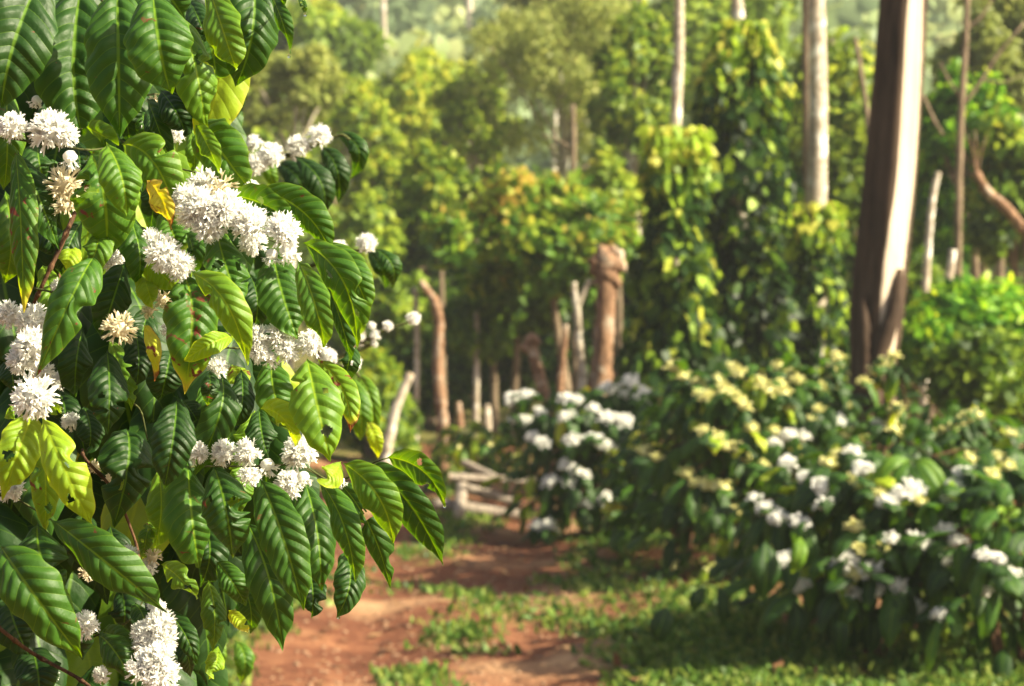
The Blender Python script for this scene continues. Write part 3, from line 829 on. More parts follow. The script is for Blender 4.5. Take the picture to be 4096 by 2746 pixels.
FL_HI = [flower_mesh('flower_cluster', M_PETAL, n, 10 + i, 5, 4, hm) for i, (n, hm) in enumerate([(84, -0.45), (74, -0.3), (96, -0.7), (66, -0.15), (54, 0.1), (88, -0.9)])]
FL_CREAM = [flower_mesh('flower_cluster', M_CREAM, n, 30 + i, 5, 4, hm, tight=0.7) for i, (n, hm) in enumerate([(36, -0.5), (30, -0.2)])]
FL_TUBE = [flower_mesh('flower_cluster', M_PETAL, n, 40 + i, 5, 4, 0.55) for i, n in enumerate([13, 10])]
FL_LO = [flower_mesh('flower_cluster', M_PETAL, n, 50 + i, 5, 2, hm, wid=0.24) for i, (n, hm) in enumerate([(26, -0.2), (22, 0.05), (18, -0.4)])]
FL_BUD = [flower_mesh('flower_cluster', M_BUD, n, 60 + i, 4, 2, hm, wid=0.24, tight=0.45) for i, (n, hm) in enumerate([(20, 0.0), (16, -0.2), (22, 0.15)])]

def put_flower(me, p, r, root, tilt=(0, 0, 1), name='flower_cluster', squash=1.0):
    o = link(name, me, root)
    o.location = np.asarray(p) - np.array(root.location)
    z = Vector(tilt).normalized()
    o.rotation_euler = (z.to_track_quat('Z', 'Y') @ Vector((0, 0, 1)).rotation_difference(Vector((0, 0, 1)))).to_euler()
    e = o.rotation_euler.to_quaternion()
    from mathutils import Quaternion
    o.rotation_euler = (e @ Quaternion((0, 0, 1), R_(0, 6.28))).to_euler()
    o.scale = (r, r, r * squash)
    return o

# ------------------------------------------------------------------ coffee shrubs on the right
def z2(lst, ox, oy, sc_):
    return [(ox + x / sc_, oy + y / sc_) for x, y in lst]
YEL = z2([(290, 570), (345, 620), (635, 570), (670, 610), (900, 555), (900, 600), (1005, 595), (1110, 600), (1245, 510), (1230, 570), (1215, 630), (800, 665), (845, 710), (910, 665), (1010, 650), (925, 720), (1145, 695), (1255, 735), (545, 640), (580, 690), (510, 715), (440, 670), (435, 740), (480, 760), (610, 735), (660, 765), (690, 800), (1535, 535), (1575, 500), (1470, 595), (1400, 660), (1595, 820), (1570, 885), (1565, 935), (1130, 825), (1100, 880), (960, 800), (460, 955), (525, 985), (575, 1030), (675, 1060), (720, 1110), (800, 1140), (740, 930), (870, 945), (360, 1200), (420, 1250), (470, 1270), (520, 1270), (575, 1275), (2065, 850), (2010, 870), (1965, 895), (1900, 945), (1780, 975), (1730, 1020), (2260, 960), (2190, 1110), (2240, 1160), (2150, 1210), (2020, 1115), (1385, 990), (1300, 970), (1320, 1225), (1360, 1265), (1260, 1085), (1190, 1140), (180, 1100), (110, 1065)], 2500, 1100, 1.4655)
YEL += z2([(1345, 345), (1380, 475), (1360, 615), (1490, 145), (1730, 195), (2150, 40), (2060, 60), (490, 225), (640, 250), (510, 590), (275, 770), (1500, 470)], 2500, 1900, 1.4655)
WHI = z2([(880, 1025), (950, 1140), (1060, 1225), (1340, 1075), (1395, 1180), (1165, 1290), (1980, 1205), (1920, 1285), (1690, 1295), (1475, 910), (1240, 890), (1040, 985), (965, 980)], 2500, 1100, 1.4655)
WHI += z2([(760, 175), (830, 240), (900, 295), (1020, 325), (1170, 215), (1620, 150), (1545, 205), (1905, 180), (1865, 375), (1950, 445), (2100, 510), (2180, 530), (1900, 550), (1240, 580), (1300, 540), (1440, 600), (1275, 705), (1340, 745), (1475, 725), (1830, 860), (2110, 725), (1720, 820), (1600, 680), (1720, 440), (1560, 415), (935, 550), (1030, 685)], 2500, 1900, 1.4655)
WH3 = z2([(1115, 1220), (1215, 1195), (1480, 1230), (1545, 1235), (1655, 1285), (1290, 1310), (1120, 1365), (1480, 1345), (1760, 1160), (1905, 1100), (1895, 1195), (2000, 1175), (2010, 1280), (1240, 1475), (1310, 1520), (1520, 1515), (1740, 1345), (1790, 1360), (1840, 1375), (1890, 1395), (1930, 1410), (1640, 1490), (1690, 1510), (1740, 1530), (1790, 1550), (2000, 1400), (2050, 1380), (2090, 1370)], 1400, 900, 1.7042)
WH3 += [(2262, 1880), (2300, 1898), (2340, 1920), (2205, 1945), (2275, 1948), (2345, 2035), (2385, 2028), (2425, 2015), (2150, 2120), (2195, 2122), (2100, 1700)]

def hang_leaf(p, out, ln, tone, nu, nv, dmg=0.4, seed=None, side=None):
    """leaf hanging from p, drooping outward"""
    out = unit(np.asarray(out, float))
    side = rand_dirs(1)[0] * 0.35 if side is None else side
    flare = R_(0.15, 0.8) if rng.random() < 0.72 else R_(0.8, 1.5)
    dirn = unit(out * flare + side * 1.5 + np.array([0, 0, R_(-0.15, 0.3)]))
    hz = min(0.80, 0.22 + 0.42 * flare)
    m = p + dirn * ln * hz * 0.72 + np.array([0, 0, -0.30 * ln * (1 - hz)])
    t = p + dirn * ln * hz + np.array([0, 0, -1.0]) * ln * (1.02 - hz) * R_(0.9, 1.1)
    nrm = unit(out + np.array([0, 0, 0.55]) + rand_dirs(1)[0] * 0.35)
    return leaf_geo(p, m, t, ln * R_(0.29, 0.38), nrm, nu, nv, tone, dmg, quilt=0.045, wave=0.05, seed=seed)

def coffee_shrub(label, px, d, half, top_py, flowers, n_extra, single, tone=(0.06, 0.42), lime=0.08, seed=1, ry=None, leaf=0.225, group='coffee shrubs right of the track', arch=(), twigs=()):
    s = d / FPX
    c0 = at(px, HOR, d)
    base = np.array([c0[0], c0[1], float(gz(c0[0], c0[1]))])
    topz = at(px, top_py, d)[2]
    rz = (topz - base[2]) * 0.62
    cz = topz - rz
    rad = np.array([half * s, ry or half * s * 0.85, rz])
    cen = np.array([c0[0], c0[1], cz])
    root = thing('coffee_shrub', label, 'shrub', base, group)
    st, leaves, small = Geo(), [], Geo()
    stems = []
    for k in range(4):
        a = k * 1.6 + R_(0, 0.6)
        e = cen + np.array([math.cos(a) * rad[0] * 0.35, math.sin(a) * rad[1] * 0.35, rz * R_(0.5, 0.9)])
        mid = base + (e - base) * 0.5 + np.array([math.cos(a), math.sin(a), 0]) * 0.05
        b0 = base + np.array([math.cos(a), math.sin(a), 0]) * 0.04 - (0, 0, 0.05)
        tube(st, [b0, mid, e], [0.017, 0.013, 0.006], 7, 9)
        stems.append((b0, mid, e))
    def twig(end):
        b0, mid, e = stems[int(rng.integers(4))]
        f = R_(0.35, 0.95)
        s0 = mid + (e - mid) * f
        s0[2] = min(s0[2], end[2] + 0.12)
        cm = (s0 + end) / 2 + np.array([0, 0, R_(0.02, 0.10)])
        tube(st, [s0, cm, end], [0.0055, 0.0045, 0.003], 5, 7)
        return s0, cm, end
    def add_leaf(p, out, big=1.0):
        tn = R_(*tone) if rng.random() > lime else R_(0.55, 0.8)
        if rng.random() < 0.01: tn = R_(0.78, 0.92)
        leaves.append((p, out, leaf * big * R_(0.75, 1.15), tn))
    for (fx, fy, me, rr) in flowers:
        # the cluster sits on the shrub's surface along its line of sight
        p, ok = None, False
        o_ = (CAM - cen) / rad
        dv = at(fx, fy, 1.0) - CAM
        dd = dv / rad
        A_, B_, C_ = dd @ dd, 2 * o_ @ dd, o_ @ o_ - 1
        disc = B_ * B_ - 4 * A_ * C_
        tt = (-B_ - math.sqrt(disc)) / (2 * A_) if disc > 0 else -B_ / (2 * A_)
        p = CAM + dv * tt
        p = p - dv * 0.24 + np.array([0, 0, 0.012])
        p[2] = max(p[2], float(gz(p[0], p[1])) + 0.06)
        put_flower(me, p + (0, 0, 0.3 * rr * s), rr * s * 1.3, root, (R_(-.3, .3), R_(-.6, 0.1), 1), squash=0.8)
        s0, cm, e = twig(p)
        out = unit((p - cen) * np.array([1, 1, 0.3]))
        for f in (1.0, 0.85, 0.68):
            q = cm + (e - cm) * (f * 2 - 1) if f > 0.5 else cm
            if rng.random() < 0.85: add_leaf(q, out + np.array([0.6, 0, 0]))
            if rng.random() < 0.85: add_leaf(q, out - np.array([0.6, 0, 0]))
    for k in range(n_extra):
        dr = rand_dirs(1)[0]
        dr[2] = abs(dr[2]) if rng.random() < 0.55 else dr[2]
        hz = R_(0.0, 1.0) ** 0.8
        rr_ = math.sqrt(1 - hz ** 5) * R_(0.5, 1.05)
        aa = R_(0, 2 * math.pi)
        dr = np.array([math.cos(aa), math.sin(aa), hz - 0.4])
        p = np.array([cen[0] + rad[0] * rr_ * math.cos(aa), cen[1] + rad[1] * rr_ * math.sin(aa), base[2] + 0.12 + (topz - base[2] - 0.1) * hz])
        if p[2] < base[2] + 0.08: p[2] = base[2] + R_(0.1, 0.4)
        if k % 3 == 0: twig(p)
        add_leaf(p, unit(dr * np.array([1, 1, 0.3]) + 1e-3))
    # nearest to the camera first: those become single leaves
    leaves.sort(key=lambda q: np.linalg.norm(q[0] - CAM) - 0.6 * (q[0][2]))
    for i, (p, out, ln, tn) in enumerate(leaves):
        v, f, a = hang_leaf(p, out, ln, tn, 13 if i < single else 9, 7 if i < single else 5)
        v[:, 2] = np.maximum(v[:, 2], gz(v[:, 0], v[:, 1]) + 0.01)
        if i < single:
            g = Geo(); g.add(v, f, **a)
            o = link('leaf', g.mesh('leaf', M_LEAF_FAR, p), root)
            o.location = p - base
        else:
            small.add(v, f, **a)
    for (bx, by, mx, my, tx, ty, w, tn, dd) in arch:
        B, M_, T_ = at(bx, by, dd), at(mx, my, dd - 0.06), at(tx, ty, dd - 0.03)
        g = Geo()
        v, f, a = leaf_geo(B, M_, T_, w / FPX * dd * 0.92, unit(CAM - M_ + np.array([R_(-2, 2), 0, 4])), 16, 9, tn, 0.3, quilt=0.045, wave=0.05)
        g.add(v, f, **a)
        o = link('leaf', g.mesh('leaf', M_LEAF_FAR, B), root)
        o.location = B - base
    for pts, dd in twigs:
        g = Geo()
        tube(g, [at(x, y, dd + 0.05 * k) for k, (x, y) in enumerate(pts)], np.linspace(0.005, 0.0025, len(pts)), 6, 16)
        part('branch', g, M_TWIG, root)
    o = part('foliage', small, M_LEAF_FAR, root)
    if single: kind(o, 'stuff')
    part('stem', st, M_STEM, root)
    return root

def pick(lst, cond): return [p for p in lst if cond(*p)]
mk = lambda pts, kind_, r0: [(x, y, (FL_LO if kind_ == 'w' else FL_BUD)[int(rng.integers(3))], r0 * R_(0.8, 1.2)) for x, y in pts]
c1 = lambda x, y: y > 1830 and x > 2960
c2b = lambda x, y: x >= 3480 and not c1(x, y)
c2 = lambda x, y: x < 3480 and not c1(x, y)
coffee_shrub('dark coffee shrub with white flower balls at the track edge in front on the right', 3640, 8.7, 740, 1790,
             mk(pick(WHI, c1), 'w', 36) + mk(pick(YEL, c1), 'y', 28), 420, 80, seed=1, lime=0.07,
             arch=[(3640, 1844, 3540, 1872, 3462, 2045, 66, .48, 8.1), (3640, 1850, 3585, 1915, 3520, 2015, 60, .42, 8.08), (3650, 1844, 3735, 1892, 3798, 2065, 74, .48, 8.1), (3660, 1850, 3725, 1950, 3802, 2135, 74, .44, 8.05), (3640, 1860, 3664, 1960, 3650, 2085, 64, .34, 8.05),
                   (4020, 2030, 3970, 2042, 3928, 2105, 50, .6, 7.9), (4024, 2030, 4058, 2052, 4078, 2115, 54, .6, 7.9), (4018, 2034, 4022, 2100, 4008, 2185, 60, .55, 7.88), (3062, 2165, 3064, 2290, 3052, 2405, 130, .20, 8.0), (3202, 2148, 3196, 2220, 3165, 2295, 70, .52, 7.95),
                   (3352, 2435, 3360, 2540, 3350, 2645, 80, .18, 7.9), (3702, 2225, 3722, 2300, 3700, 2385, 90, .34, 7.9), (2668, 2425, 2645, 2500, 2615, 2575, 104, .14, 8.3), (2872, 2345, 2894, 2430, 2880, 2515, 56, .16, 8.3), (2812, 2345, 2785, 2400, 2770, 2450, 64, .2, 8.3), (3180, 2400, 3190, 2500, 3150, 2580, 90, .12, 8.0), (3480, 2440, 3500, 2530, 3470, 2620, 70, .2, 7.95)],
             twigs=[([(3180, 2260), (3020, 2240), (2880, 2320), (2760, 2350), (2660, 2425)], 8.3), ([(3560, 2100), (3640, 1960), (3642, 1840)], 8.1)])
coffee_shrub('coffee shrub topped with rows of yellow buds left of the leaning trunk', 3030, 11.0, 480, 1500,
             mk(pick(WHI, c2), 'w', 32) + mk(pick(YEL, c2), 'y', 28), 420, 100, seed=2)
coffee_shrub('coffee shrub with yellow buds at the right edge behind the front shrub', 3800, 10.6, 360, 1640,
             mk(pick(WHI, c2b), 'w', 32) + mk(pick(YEL, c2b), 'y', 28), 260, 60, seed=3)
coffee_shrub('coffee shrub with white flower balls next to the timber pile', 2370, 13.4, 340, 1570,
             mk(WH3, 'w', 30), 330, 60, tone=(0.05, 0.35), lime=0.06, seed=4)
coffee_shrub('coffee shrub seen between the white flowered shrub and the vine columns', 2720, 13.2, 330, 1590, mk([(2700, 1640), (2600, 1700), (2560, 1610), (2800, 1660)], 'w', 26), 220, 0, seed=5)
coffee_shrub('coffee shrub hidden behind the shrub with rows of yellow buds', 3350, 13.0, 380, 1560, mk([(3300, 1590), (3400, 1640)], 'y', 24), 200, 0, seed=6)
coffee_shrub('coffee shrub with a few yellow buds between the white flowered shrub and the track verge', 2740, 12.0, 290, 1600, mk([(2600, 1900), (2700, 1760), (2790, 1700), (2640, 2010), (2560, 1840), (2820, 1820)], 'y', 26), 260, 40, seed=9)
coffee_shrub('small yellowish coffee shrub behind the timber pile', 1890, 17.0, 190, 1720, mk([(1830, 1800), (1900, 1760), (1960, 1790), (1860, 1740)], 'y', 18), 130, 0, tone=(0.2, 0.6), lime=0.3, seed=7)
coffee_shrub('coffee shrub in the bottom right corner in front of the other shrubs', 4060, 7.9, 380, 1960, mk([(3990, 2270), (4050, 2330), (3940, 2260), (3760, 2480), (3940, 2400)], 'w', 34), 190, 60, seed=8, ry=0.35)

# ------------------------------------------------------------------ grass, weeds and litter along the track
M_GRAVEL = bark_material('gravel', (0.14, 0.065, 0.04), (0.38, 0.24, 0.15), 30, 1.0, 0.3)
def ground_cover():
    g = Geo()
    n = 70000
    y = 7.2 + 13 * rng.random(n) ** 1.3
    x = rng.uniform(-0.27, 0.27, n) * y
    a = grass_amount(x, y)
    strip = ((x > 0.5) & (y < 8.6) & (x < 1.3)) * 0.6
    keep = rng.random(n) < np.clip((a - 0.30) * 1.1 + strip, 0, 1) ** 1.35
    x, y = x[keep], y[keep]
    for k in range(4):
        m = len(x)
        xx = x + rng.normal(0, 0.03, m); yy = y + rng.normal(0, 0.03, m)
        P = np.stack([xx, yy, gz(xx, yy) - 0.004], -1)
        D = unit(np.stack([rng.normal(0, 0.6, m), rng.normal(0, 0.6, m), rng.uniform(0.35, 1.2, m)], -1))
        sz = rng.uniform(0.02, 0.08, m)
        leaf_cloud(g, P, D, np.cross(D, rand_dirs(m)), sz, sz * rng.uniform(0.18, 0.5, m), np.clip(rng.uniform(0.1, 0.95, m), 0, 1), 0.3)
    kind(link('grass', g.mesh('grass', MF['grass'])), 'stuff')
    l = Geo()
    n = 1500
    y = 7.2 + 11 * rng.random(n) ** 1.2
    x = path_x(y) + np.where(rng.random(n) < 0.7, rng.normal(1.0, 0.5, n), rng.normal(-0.2, 0.9, n))
    P = np.stack([x, y, gz(x, y) + 0.012], -1)
    D = unit(np.stack([rng.normal(size=n), rng.normal(size=n), rng.uniform(-0.05, 0.35, n)], -1))
    sz = rng.uniform(0.02, 0.09, n)
    leaf_cloud(l, P, D, np.tile([0, 0, 1.0], (n, 1)) + rand_dirs(n) * 0.3, sz, sz * 0.42, rng.random(n), 0.1)
    n = 1400
    y = 7.2 + 9 * rng.random(n); x = path_x(y) + rng.normal(0, 0.55, n)
    gr = Geo()
    for a_, b_ in zip(x, y):
        r = R_(0.004, 0.016)
        tube(gr, [np.array([a_, b_, float(gz(a_, b_)) + r * k]) for k in (-0.4, 0.1, 0.6)], [r * 0.9, r * R_(0.9, 1.2), r * 0.4], 6, None, rough=0.25)
    kind(link('gravel', gr.mesh('gravel', M_GRAVEL)), 'stuff')
    kind(link('leaf_litter', l.mesh('leaf_litter', MF['litter'])), 'stuff')
ground_cover()

# ------------------------------------------------------------------ the flowering coffee bush in front
# midrib from base over middle to tip in photo pixels, width, tone, layer (0 nearest) ; optional roll, damage, bites
FRONT = [
 (165,-90, 60,160, 5,430, 270,.18,2), (328,-70, 294,260, 328,540, 285,.24,3), (470,-40, 474,220, 480,552, 250,.30,2,10),
 (612,-30, 637,180, 682,372, 240,.34,1,0,.9), (560,-170, 660,-40, 742,80, 190,.25,3), (728,60, 790,310, 821,512, 150,.46,3,-15),
 (790,40, 845,190, 862,305, 190,.30,5), (755,0, 800,90, 822,168, 95,.12,4), (830,-70, 895,130, 946,282, 130,.47,1,25),
 (1010,-130, 1010,120, 944,342, 200,.22,3,-10), (1080,-30, 1128,85, 1164,215, 52,.28,2,40), (1195,-30, 1212,18, 1224,54, 26,.35,2),
 (1130,-60, 1128,-10, 1136,30, 30,.3,2),
 (800,485, 880,600, 1005,768, 175,.40,3,15), (785,500, 835,590, 880,695, 75,.50,2,30), (762,525, 775,610, 778,700, 60,.50,4),
 (640,360, 705,450, 745,545, 115,.08,3,0,.2), (590,395, 632,510, 684,655, 72,.20,3,30), (600,430, 610,500, 625,580, 60,.15,4), (560,420, 575,500, 560,580, 60,.28,5),
 (345,508, 405,540, 475,578, 62,.46,2,50), (150,585, 160,665, 185,742, 125,.24,3), (62,600, 84,900, 95,1252, 100,.40,1,35,1.7,0), (72,612, 150,780, 235,1000, 130,.22,2,-20),
 (362,610, 418,790, 425,1045, 238,.40,1,5,1.3,3), (395,890, 385,1000, 330,1113, 105,.46,1,20), (425,576, 485,705, 506,868, 150,.44,0,-10,.9), (484,578, 615,650, 708,878, 160,.46,2,15,1.1,1),
 (500,840, 555,990, 550,1145, 110,.30,2,-25), (560,900, 570,1010, 560,1100, 80,.3,3),
 (592,724, 645,800, 690,922, 80,.88,1,30,1.6,1), (655,850, 690,930, 715,1015, 135,.42,3,0,1.6), (850,935, 840,1030, 803,1122, 155,.12,3), (745,930,770,1010,752,1090,70,.25,2,40),
 (866,922, 908,1080, 970,1238, 152,.36,1,-5), (1090,1008, 1130,1180, 1192,1358, 172,.32,1,-8), (1195,1043, 1262,1225, 1298,1390, 112,.42,0,20),
 (935,783, 1065,822, 1170,898, 112,.36,2,35), (1040,760, 1215,850, 1325,1015, 120,.36,3,30), (1210,972, 1375,1130, 1428,1395, 130,.38,1,25), (1290,975, 1405,1090, 1478,1262, 115,.40,3,20),
 (1295,1090, 1368,1300, 1402,1442, 66,.24,2,40), (1402,1385, 1395,1450, 1372,1522, 78,.22,3), (1000,1100, 1030,1210, 1010,1330, 110,.12,4), (940,1200, 960,1290, 990,1370, 90,.14,4),
 (733,1103, 768,1270, 738,1580, 195,.38,1,-5,1.8,1), (762,1092, 905,1215, 990,1464, 120,.56,0,20,.8,1), (930,1345, 840,1378, 726,1450, 80,.64,0,0,.8), (930,1462, 955,1510, 972,1574, 85,.66,3,0,1.4),
 (837,1487, 840,1550, 830,1630, 70,.10,0,0,1.7), (1090,1438, 1098,1575, 1165,1725, 138,.38,2,0,.7), (1228,1435, 1268,1620, 1322,1848, 188,.48,0,-5,1.0,2), (1272,1440, 1372,1565, 1402,1730, 95,.58,2,15,1.8),
 (1045,1636, 1130,1672, 1185,1785, 78,.66,0,40,1.3,1), (1038,1640, 1048,1740, 1078,1845, 115,.16,1), (708,1595, 692,1760, 656,1958, 155,.09,0,0,.5), (728,1600, 775,1660, 795,1710, 85,.07,2),
 (815,1535, 812,1650, 790,1765, 65,.36,3), (880,1500, 880,1650, 776,1902, 135,.22,1,-20), (962,1478, 970,1600, 942,1705, 90,.10,2),
 (130,1662, 80,1790, 10,2002, 155,.66,1,0,.6), (160,1685, 182,1920, 178,2138, 108,.60,2,0,1.4), (168,1670, 262,1885, 372,2114, 145,.67,0,10,1.0,2), (195,1650, 222,1638, 250,1640, 42,.62,1), (88,1652, 50,1652, 18,1672, 48,.6,1),
 (375,1030, 292,1180, 147,1505, 155,.34,0,10,1.1), (300,955, 275,1030, 260,1112, 80,.72,4), (497,1055, 452,1200, 402,1348, 135,.12,2), (580,1005, 640,1090, 728,1170, 115,.64,2,10,1.4), (568,1085, 590,1155, 613,1232, 85,.64,2,0,1.2),
 (330,1315, 305,1450, 300,1588, 125,.12,2), (428,1402, 438,1560, 432,1738, 145,.12,1,-8,1.0), (440,1355, 490,1500, 525,1645, 85,.52,3), (540,1325, 555,1430, 545,1545, 105,.04,2), (575,1298, 610,1400, 617,1527, 55,.84,1,30,1.6),
 (685,1395, 665,1500, 640,1605, 145,.10,3), (335,1625, 362,1720, 350,1815, 98,.12,3), (505,1715, 512,1860, 455,2105, 205,.16,3,-10), (632,1875, 645,2040, 618,2195, 115,.52,2,15,.8,1), (598,2085, 585,2150, 570,2240, 60,.5,2,0,1.5,2),
 (750,1850, 768,2080, 797,2275, 182,.36,1,-20,1.2), (856,1866, 905,2040, 930,2230, 180,.24,0,5,1.1), (1040,1912, 1132,2150, 1215,2442, 165,.30,0,10), (1216,1922, 1268,2130, 1284,2362, 150,.26,2,-15),
 (1282,1928, 1378,2110, 1420,2332, 105,.36,0,25), (1352,1925, 1480,2110, 1562,2357, 108,.26,2,20,.9,2), (1370,1852, 1512,1985, 1572,2172, 138,.44,0,15), (1475,1862, 1640,2020, 1772,2262, 128,.24,2,30,.6), (1550,1830, 1692,1885, 1780,2025, 92,.40,1,35),
 (985,2085, 1075,2310, 1132,2600, 160,.26,2,0), (1382,2195, 1400,2330, 1345,2472, 112,.20,1), (1240,2285, 1252,2380, 1247,2472, 98,.14,3), (1362,1850, 1330,1900, 1274,1932, 92,.66,0,0,.8,1), (1060,2045, 1135,2220, 1182,2375, 90,.20,2),
 (650,2262, 715,2310, 793,2395, 88,.52,0,20), (868,2245, 930,2330, 985,2425, 95,.34,2), (0,2180, 130,2370, 326,2630, 205,.34,0,15,.8), (212,2082, 425,2250, 670,2450, 155,.32,0,25,.7), (150,2090, 170,2250, 256,2405, 185,.24,2,0),
 (395,2542, 462,2610, 545,2755, 115,.26,1,10), (400,2528, 480,2560, 562,2635, 85,.28,2,20), (30,2385, 60,2500, 115,2620, 155,.10,3), (832,2325, 858,2450, 850,2605, 90,.44,3), (872,2585, 865,2650, 835,2720, 68,.6,4),
 (655,2435, 735,2530, 786,2660, 85,.18,2), (720,2555, 750,2620, 762,2710, 75,.12,3), (540,2415, 570,2460, 580,2525, 75,.20,2), (915,2445, 960,2480, 992,2532, 62,.74,4), (962,2325, 1000,2420, 1002,2535, 85,.30,3),
 (20,330, 30,560, 15,760, 130,.40,4), (20,760, 45,960, 20,1130, 130,.44,5,0,1.2), (170,1060, 200,1180, 190,1330, 90,.55,5), (300,560, 320,660, 300,780, 120,.08,5), (470,380, 500,460, 520,580, 120,.12,5),
 (180,420, 190,520, 150,620, 120,.07,5), (640,700, 620,800, 600,930, 110,.06,5), (600,1230, 570,1330, 560,1420, 110,.10,5), (330,880, 270,1000, 250,1110, 90,.16,4), (130,880, 200,960, 240,1060, 110,.16,4),
 (760,1750, 745,1830, 700,1900, 100,.12,4), (980,1850, 960,1960, 950,2080, 100,.5,5), (1020,1640, 1000,1760, 960,1850, 120,.6,5), (940,1690, 950,1790, 920,1880, 110,.5,5), (820,2100, 840,2220, 800,2350, 130,.14,4),
 (440,2100, 470,2200, 520,2290, 130,.06,4), (270,2440, 300,2540, 330,2640, 130,.07,4), (130,2600, 150,2680, 160,2790, 160,.08,3), (480,2350, 500,2450, 480,2560, 130,.06,5), (330,2050, 330,2160, 380,2260, 140,.08,5),
 (60,1380, 50,1480, 60,1580, 100,.14,3), (230,1560, 260,1640, 250,1740, 110,.08,4), (1090,2180, 1080,2290, 1050,2400, 100,.16,4),
]
# flower clusters of the front bush: photo pixel, radius, kind, layer
F_ = [(50,508,62,'w',1), (205,525,88,'w',1), (262,540,55,'w',1), (280,628,52,'t',1), (262,740,80,'c',2), (264,820,58,'c',2), (745,795,62,'w',2), (822,752,78,'w',3), (885,748,72,'c',3), (905,845,85,'w',1), (815,838,85,'w',1),
 (838,905,68,'w',1), (760,858,58,'w',1), (998,900,80,'w',1), (1012,968,58,'w',2), (1128,930,80,'w',1), (1152,1005,62,'t',1), (1088,1018,46,'t',1), (603,968,55,'w',2), (655,1022,80,'w',1), (714,1058,62,'w',1), (712,1098,36,'t',1),
 (38,1262,62,'w',2), (126,1288,74,'w',2), (128,1390,80,'w',1), (82,1448,60,'w',1), (172,1488,46,'w',2), (138,1592,96,'w',0), (398,1165,52,'w',3), (455,1130,40,'w',3), (240,1150,36,'w',4), (452,1040,50,'w',4), (478,1315,70,'c',1),
 (240,1522,42,'w',3), (597,1245,34,'c',3), (648,1200,40,'c',3), (672,1320,30,'w',4), (1028,1352,60,'w',1), (1034,1408,50,'w',1), (1113,1345,60,'w',1), (1156,1405,55,'w',1), (1082,1432,45,'t',1), (1243,1375,58,'w',1), (872,1472,44,'w',1),
 (782,1812,48,'w',1), (900,1815,58,'w',1), (997,1815,62,'w',1), (1069,1860,52,'t',1), (997,1905,46,'w',4), (1198,1813,72,'w',1), (1213,1908,46,'t',1), (1160,1942,64,'w',2), (55,1968,58,'w',3), (514,2230,46,'w',2), (592,2275,38,'w',2),
 (610,2230,40,'c',2), (348,2292,36,'c',3), (340,2502,58,'w',1), (626,2440,42,'w',2), (638,2500,66,'w',1), (573,2535,50,'w',1), (650,2558,64,'w',1), (590,2588,56,'w',1), (638,2640,76,'w',0), (567,2676,66,'w',0), (642,2705,78,'w',0),
 (195,2700,38,'w',3), (407,2702,36,'w',3), (283,1688,38,'w',3), (137,265,40,'w',4), (147,402,38,'t',3), (578,528,34,'w',6), (704,540,36,'w',6), (612,410,30,'c',4), (1010,755,34,'w',3), (1365,1925,28,'t',1), (375,1870,30,'c',4), (430,1920,24,'c',4)]
STEMS = [([(-60,540), (80,560), (199,578), (345,600), (428,592)], 11, 7, 1), ([(205,578), (265,548), (328,515)], 6, 5, 1), ([(300,850), (237,1000), (168,1145), (130,1245), (125,1420), (140,1600), (135,1670)], 20, 12, 3),
 ([(330,1800), (344,1840), (459,1970), (536,2150), (562,2260), (600,2400), (640,2560), (610,2720)], 13, 10, 3), ([(-40,2480), (24,2535), (136,2617), (319,2718), (420,2800)], 17, 14, 2), ([(740,1870), (839,1866), (1010,1866), (1193,1862), (1290,1910)], 9, 7, 2),
 ([(1193,1862), (1343,1926), (1449,1873), (1532,1838), (1578,1832)], 7, 5, 2), ([(880,1390), (1000,1396), (1120,1396), (1248,1404)], 8, 6, 2), ([(640,740), (740,790), (860,862), (1010,935), (1160,990)], 9, 5, 2), ([(540,880), (600,950), (680,1035), (760,1095)], 8, 5, 2),
 ([(115,1150), (190,1165), (300,1190)], 10, 7, 3), ([(500,1600), (560,1640), (590,1760)], 9, 6, 3), ([(900,1330), (930,1345), (960,1360)], 6, 4, 2), ([(30,1980), (90,2010), (220,2090)], 9, 6, 3), ([(480,560), (620,640), (780,690), (880,700)], 8, 5, 4), ([(370,2550), (520,2480), (600,2350)], 8, 6, 4),
 ([(560,150), (700,-40), (820,-160)], 10, 8, 5), ([(360,-160), (520,330), (640,380)], 9, 7, 5)]

def layer_d(l): return 1.76 + 0.05 * l

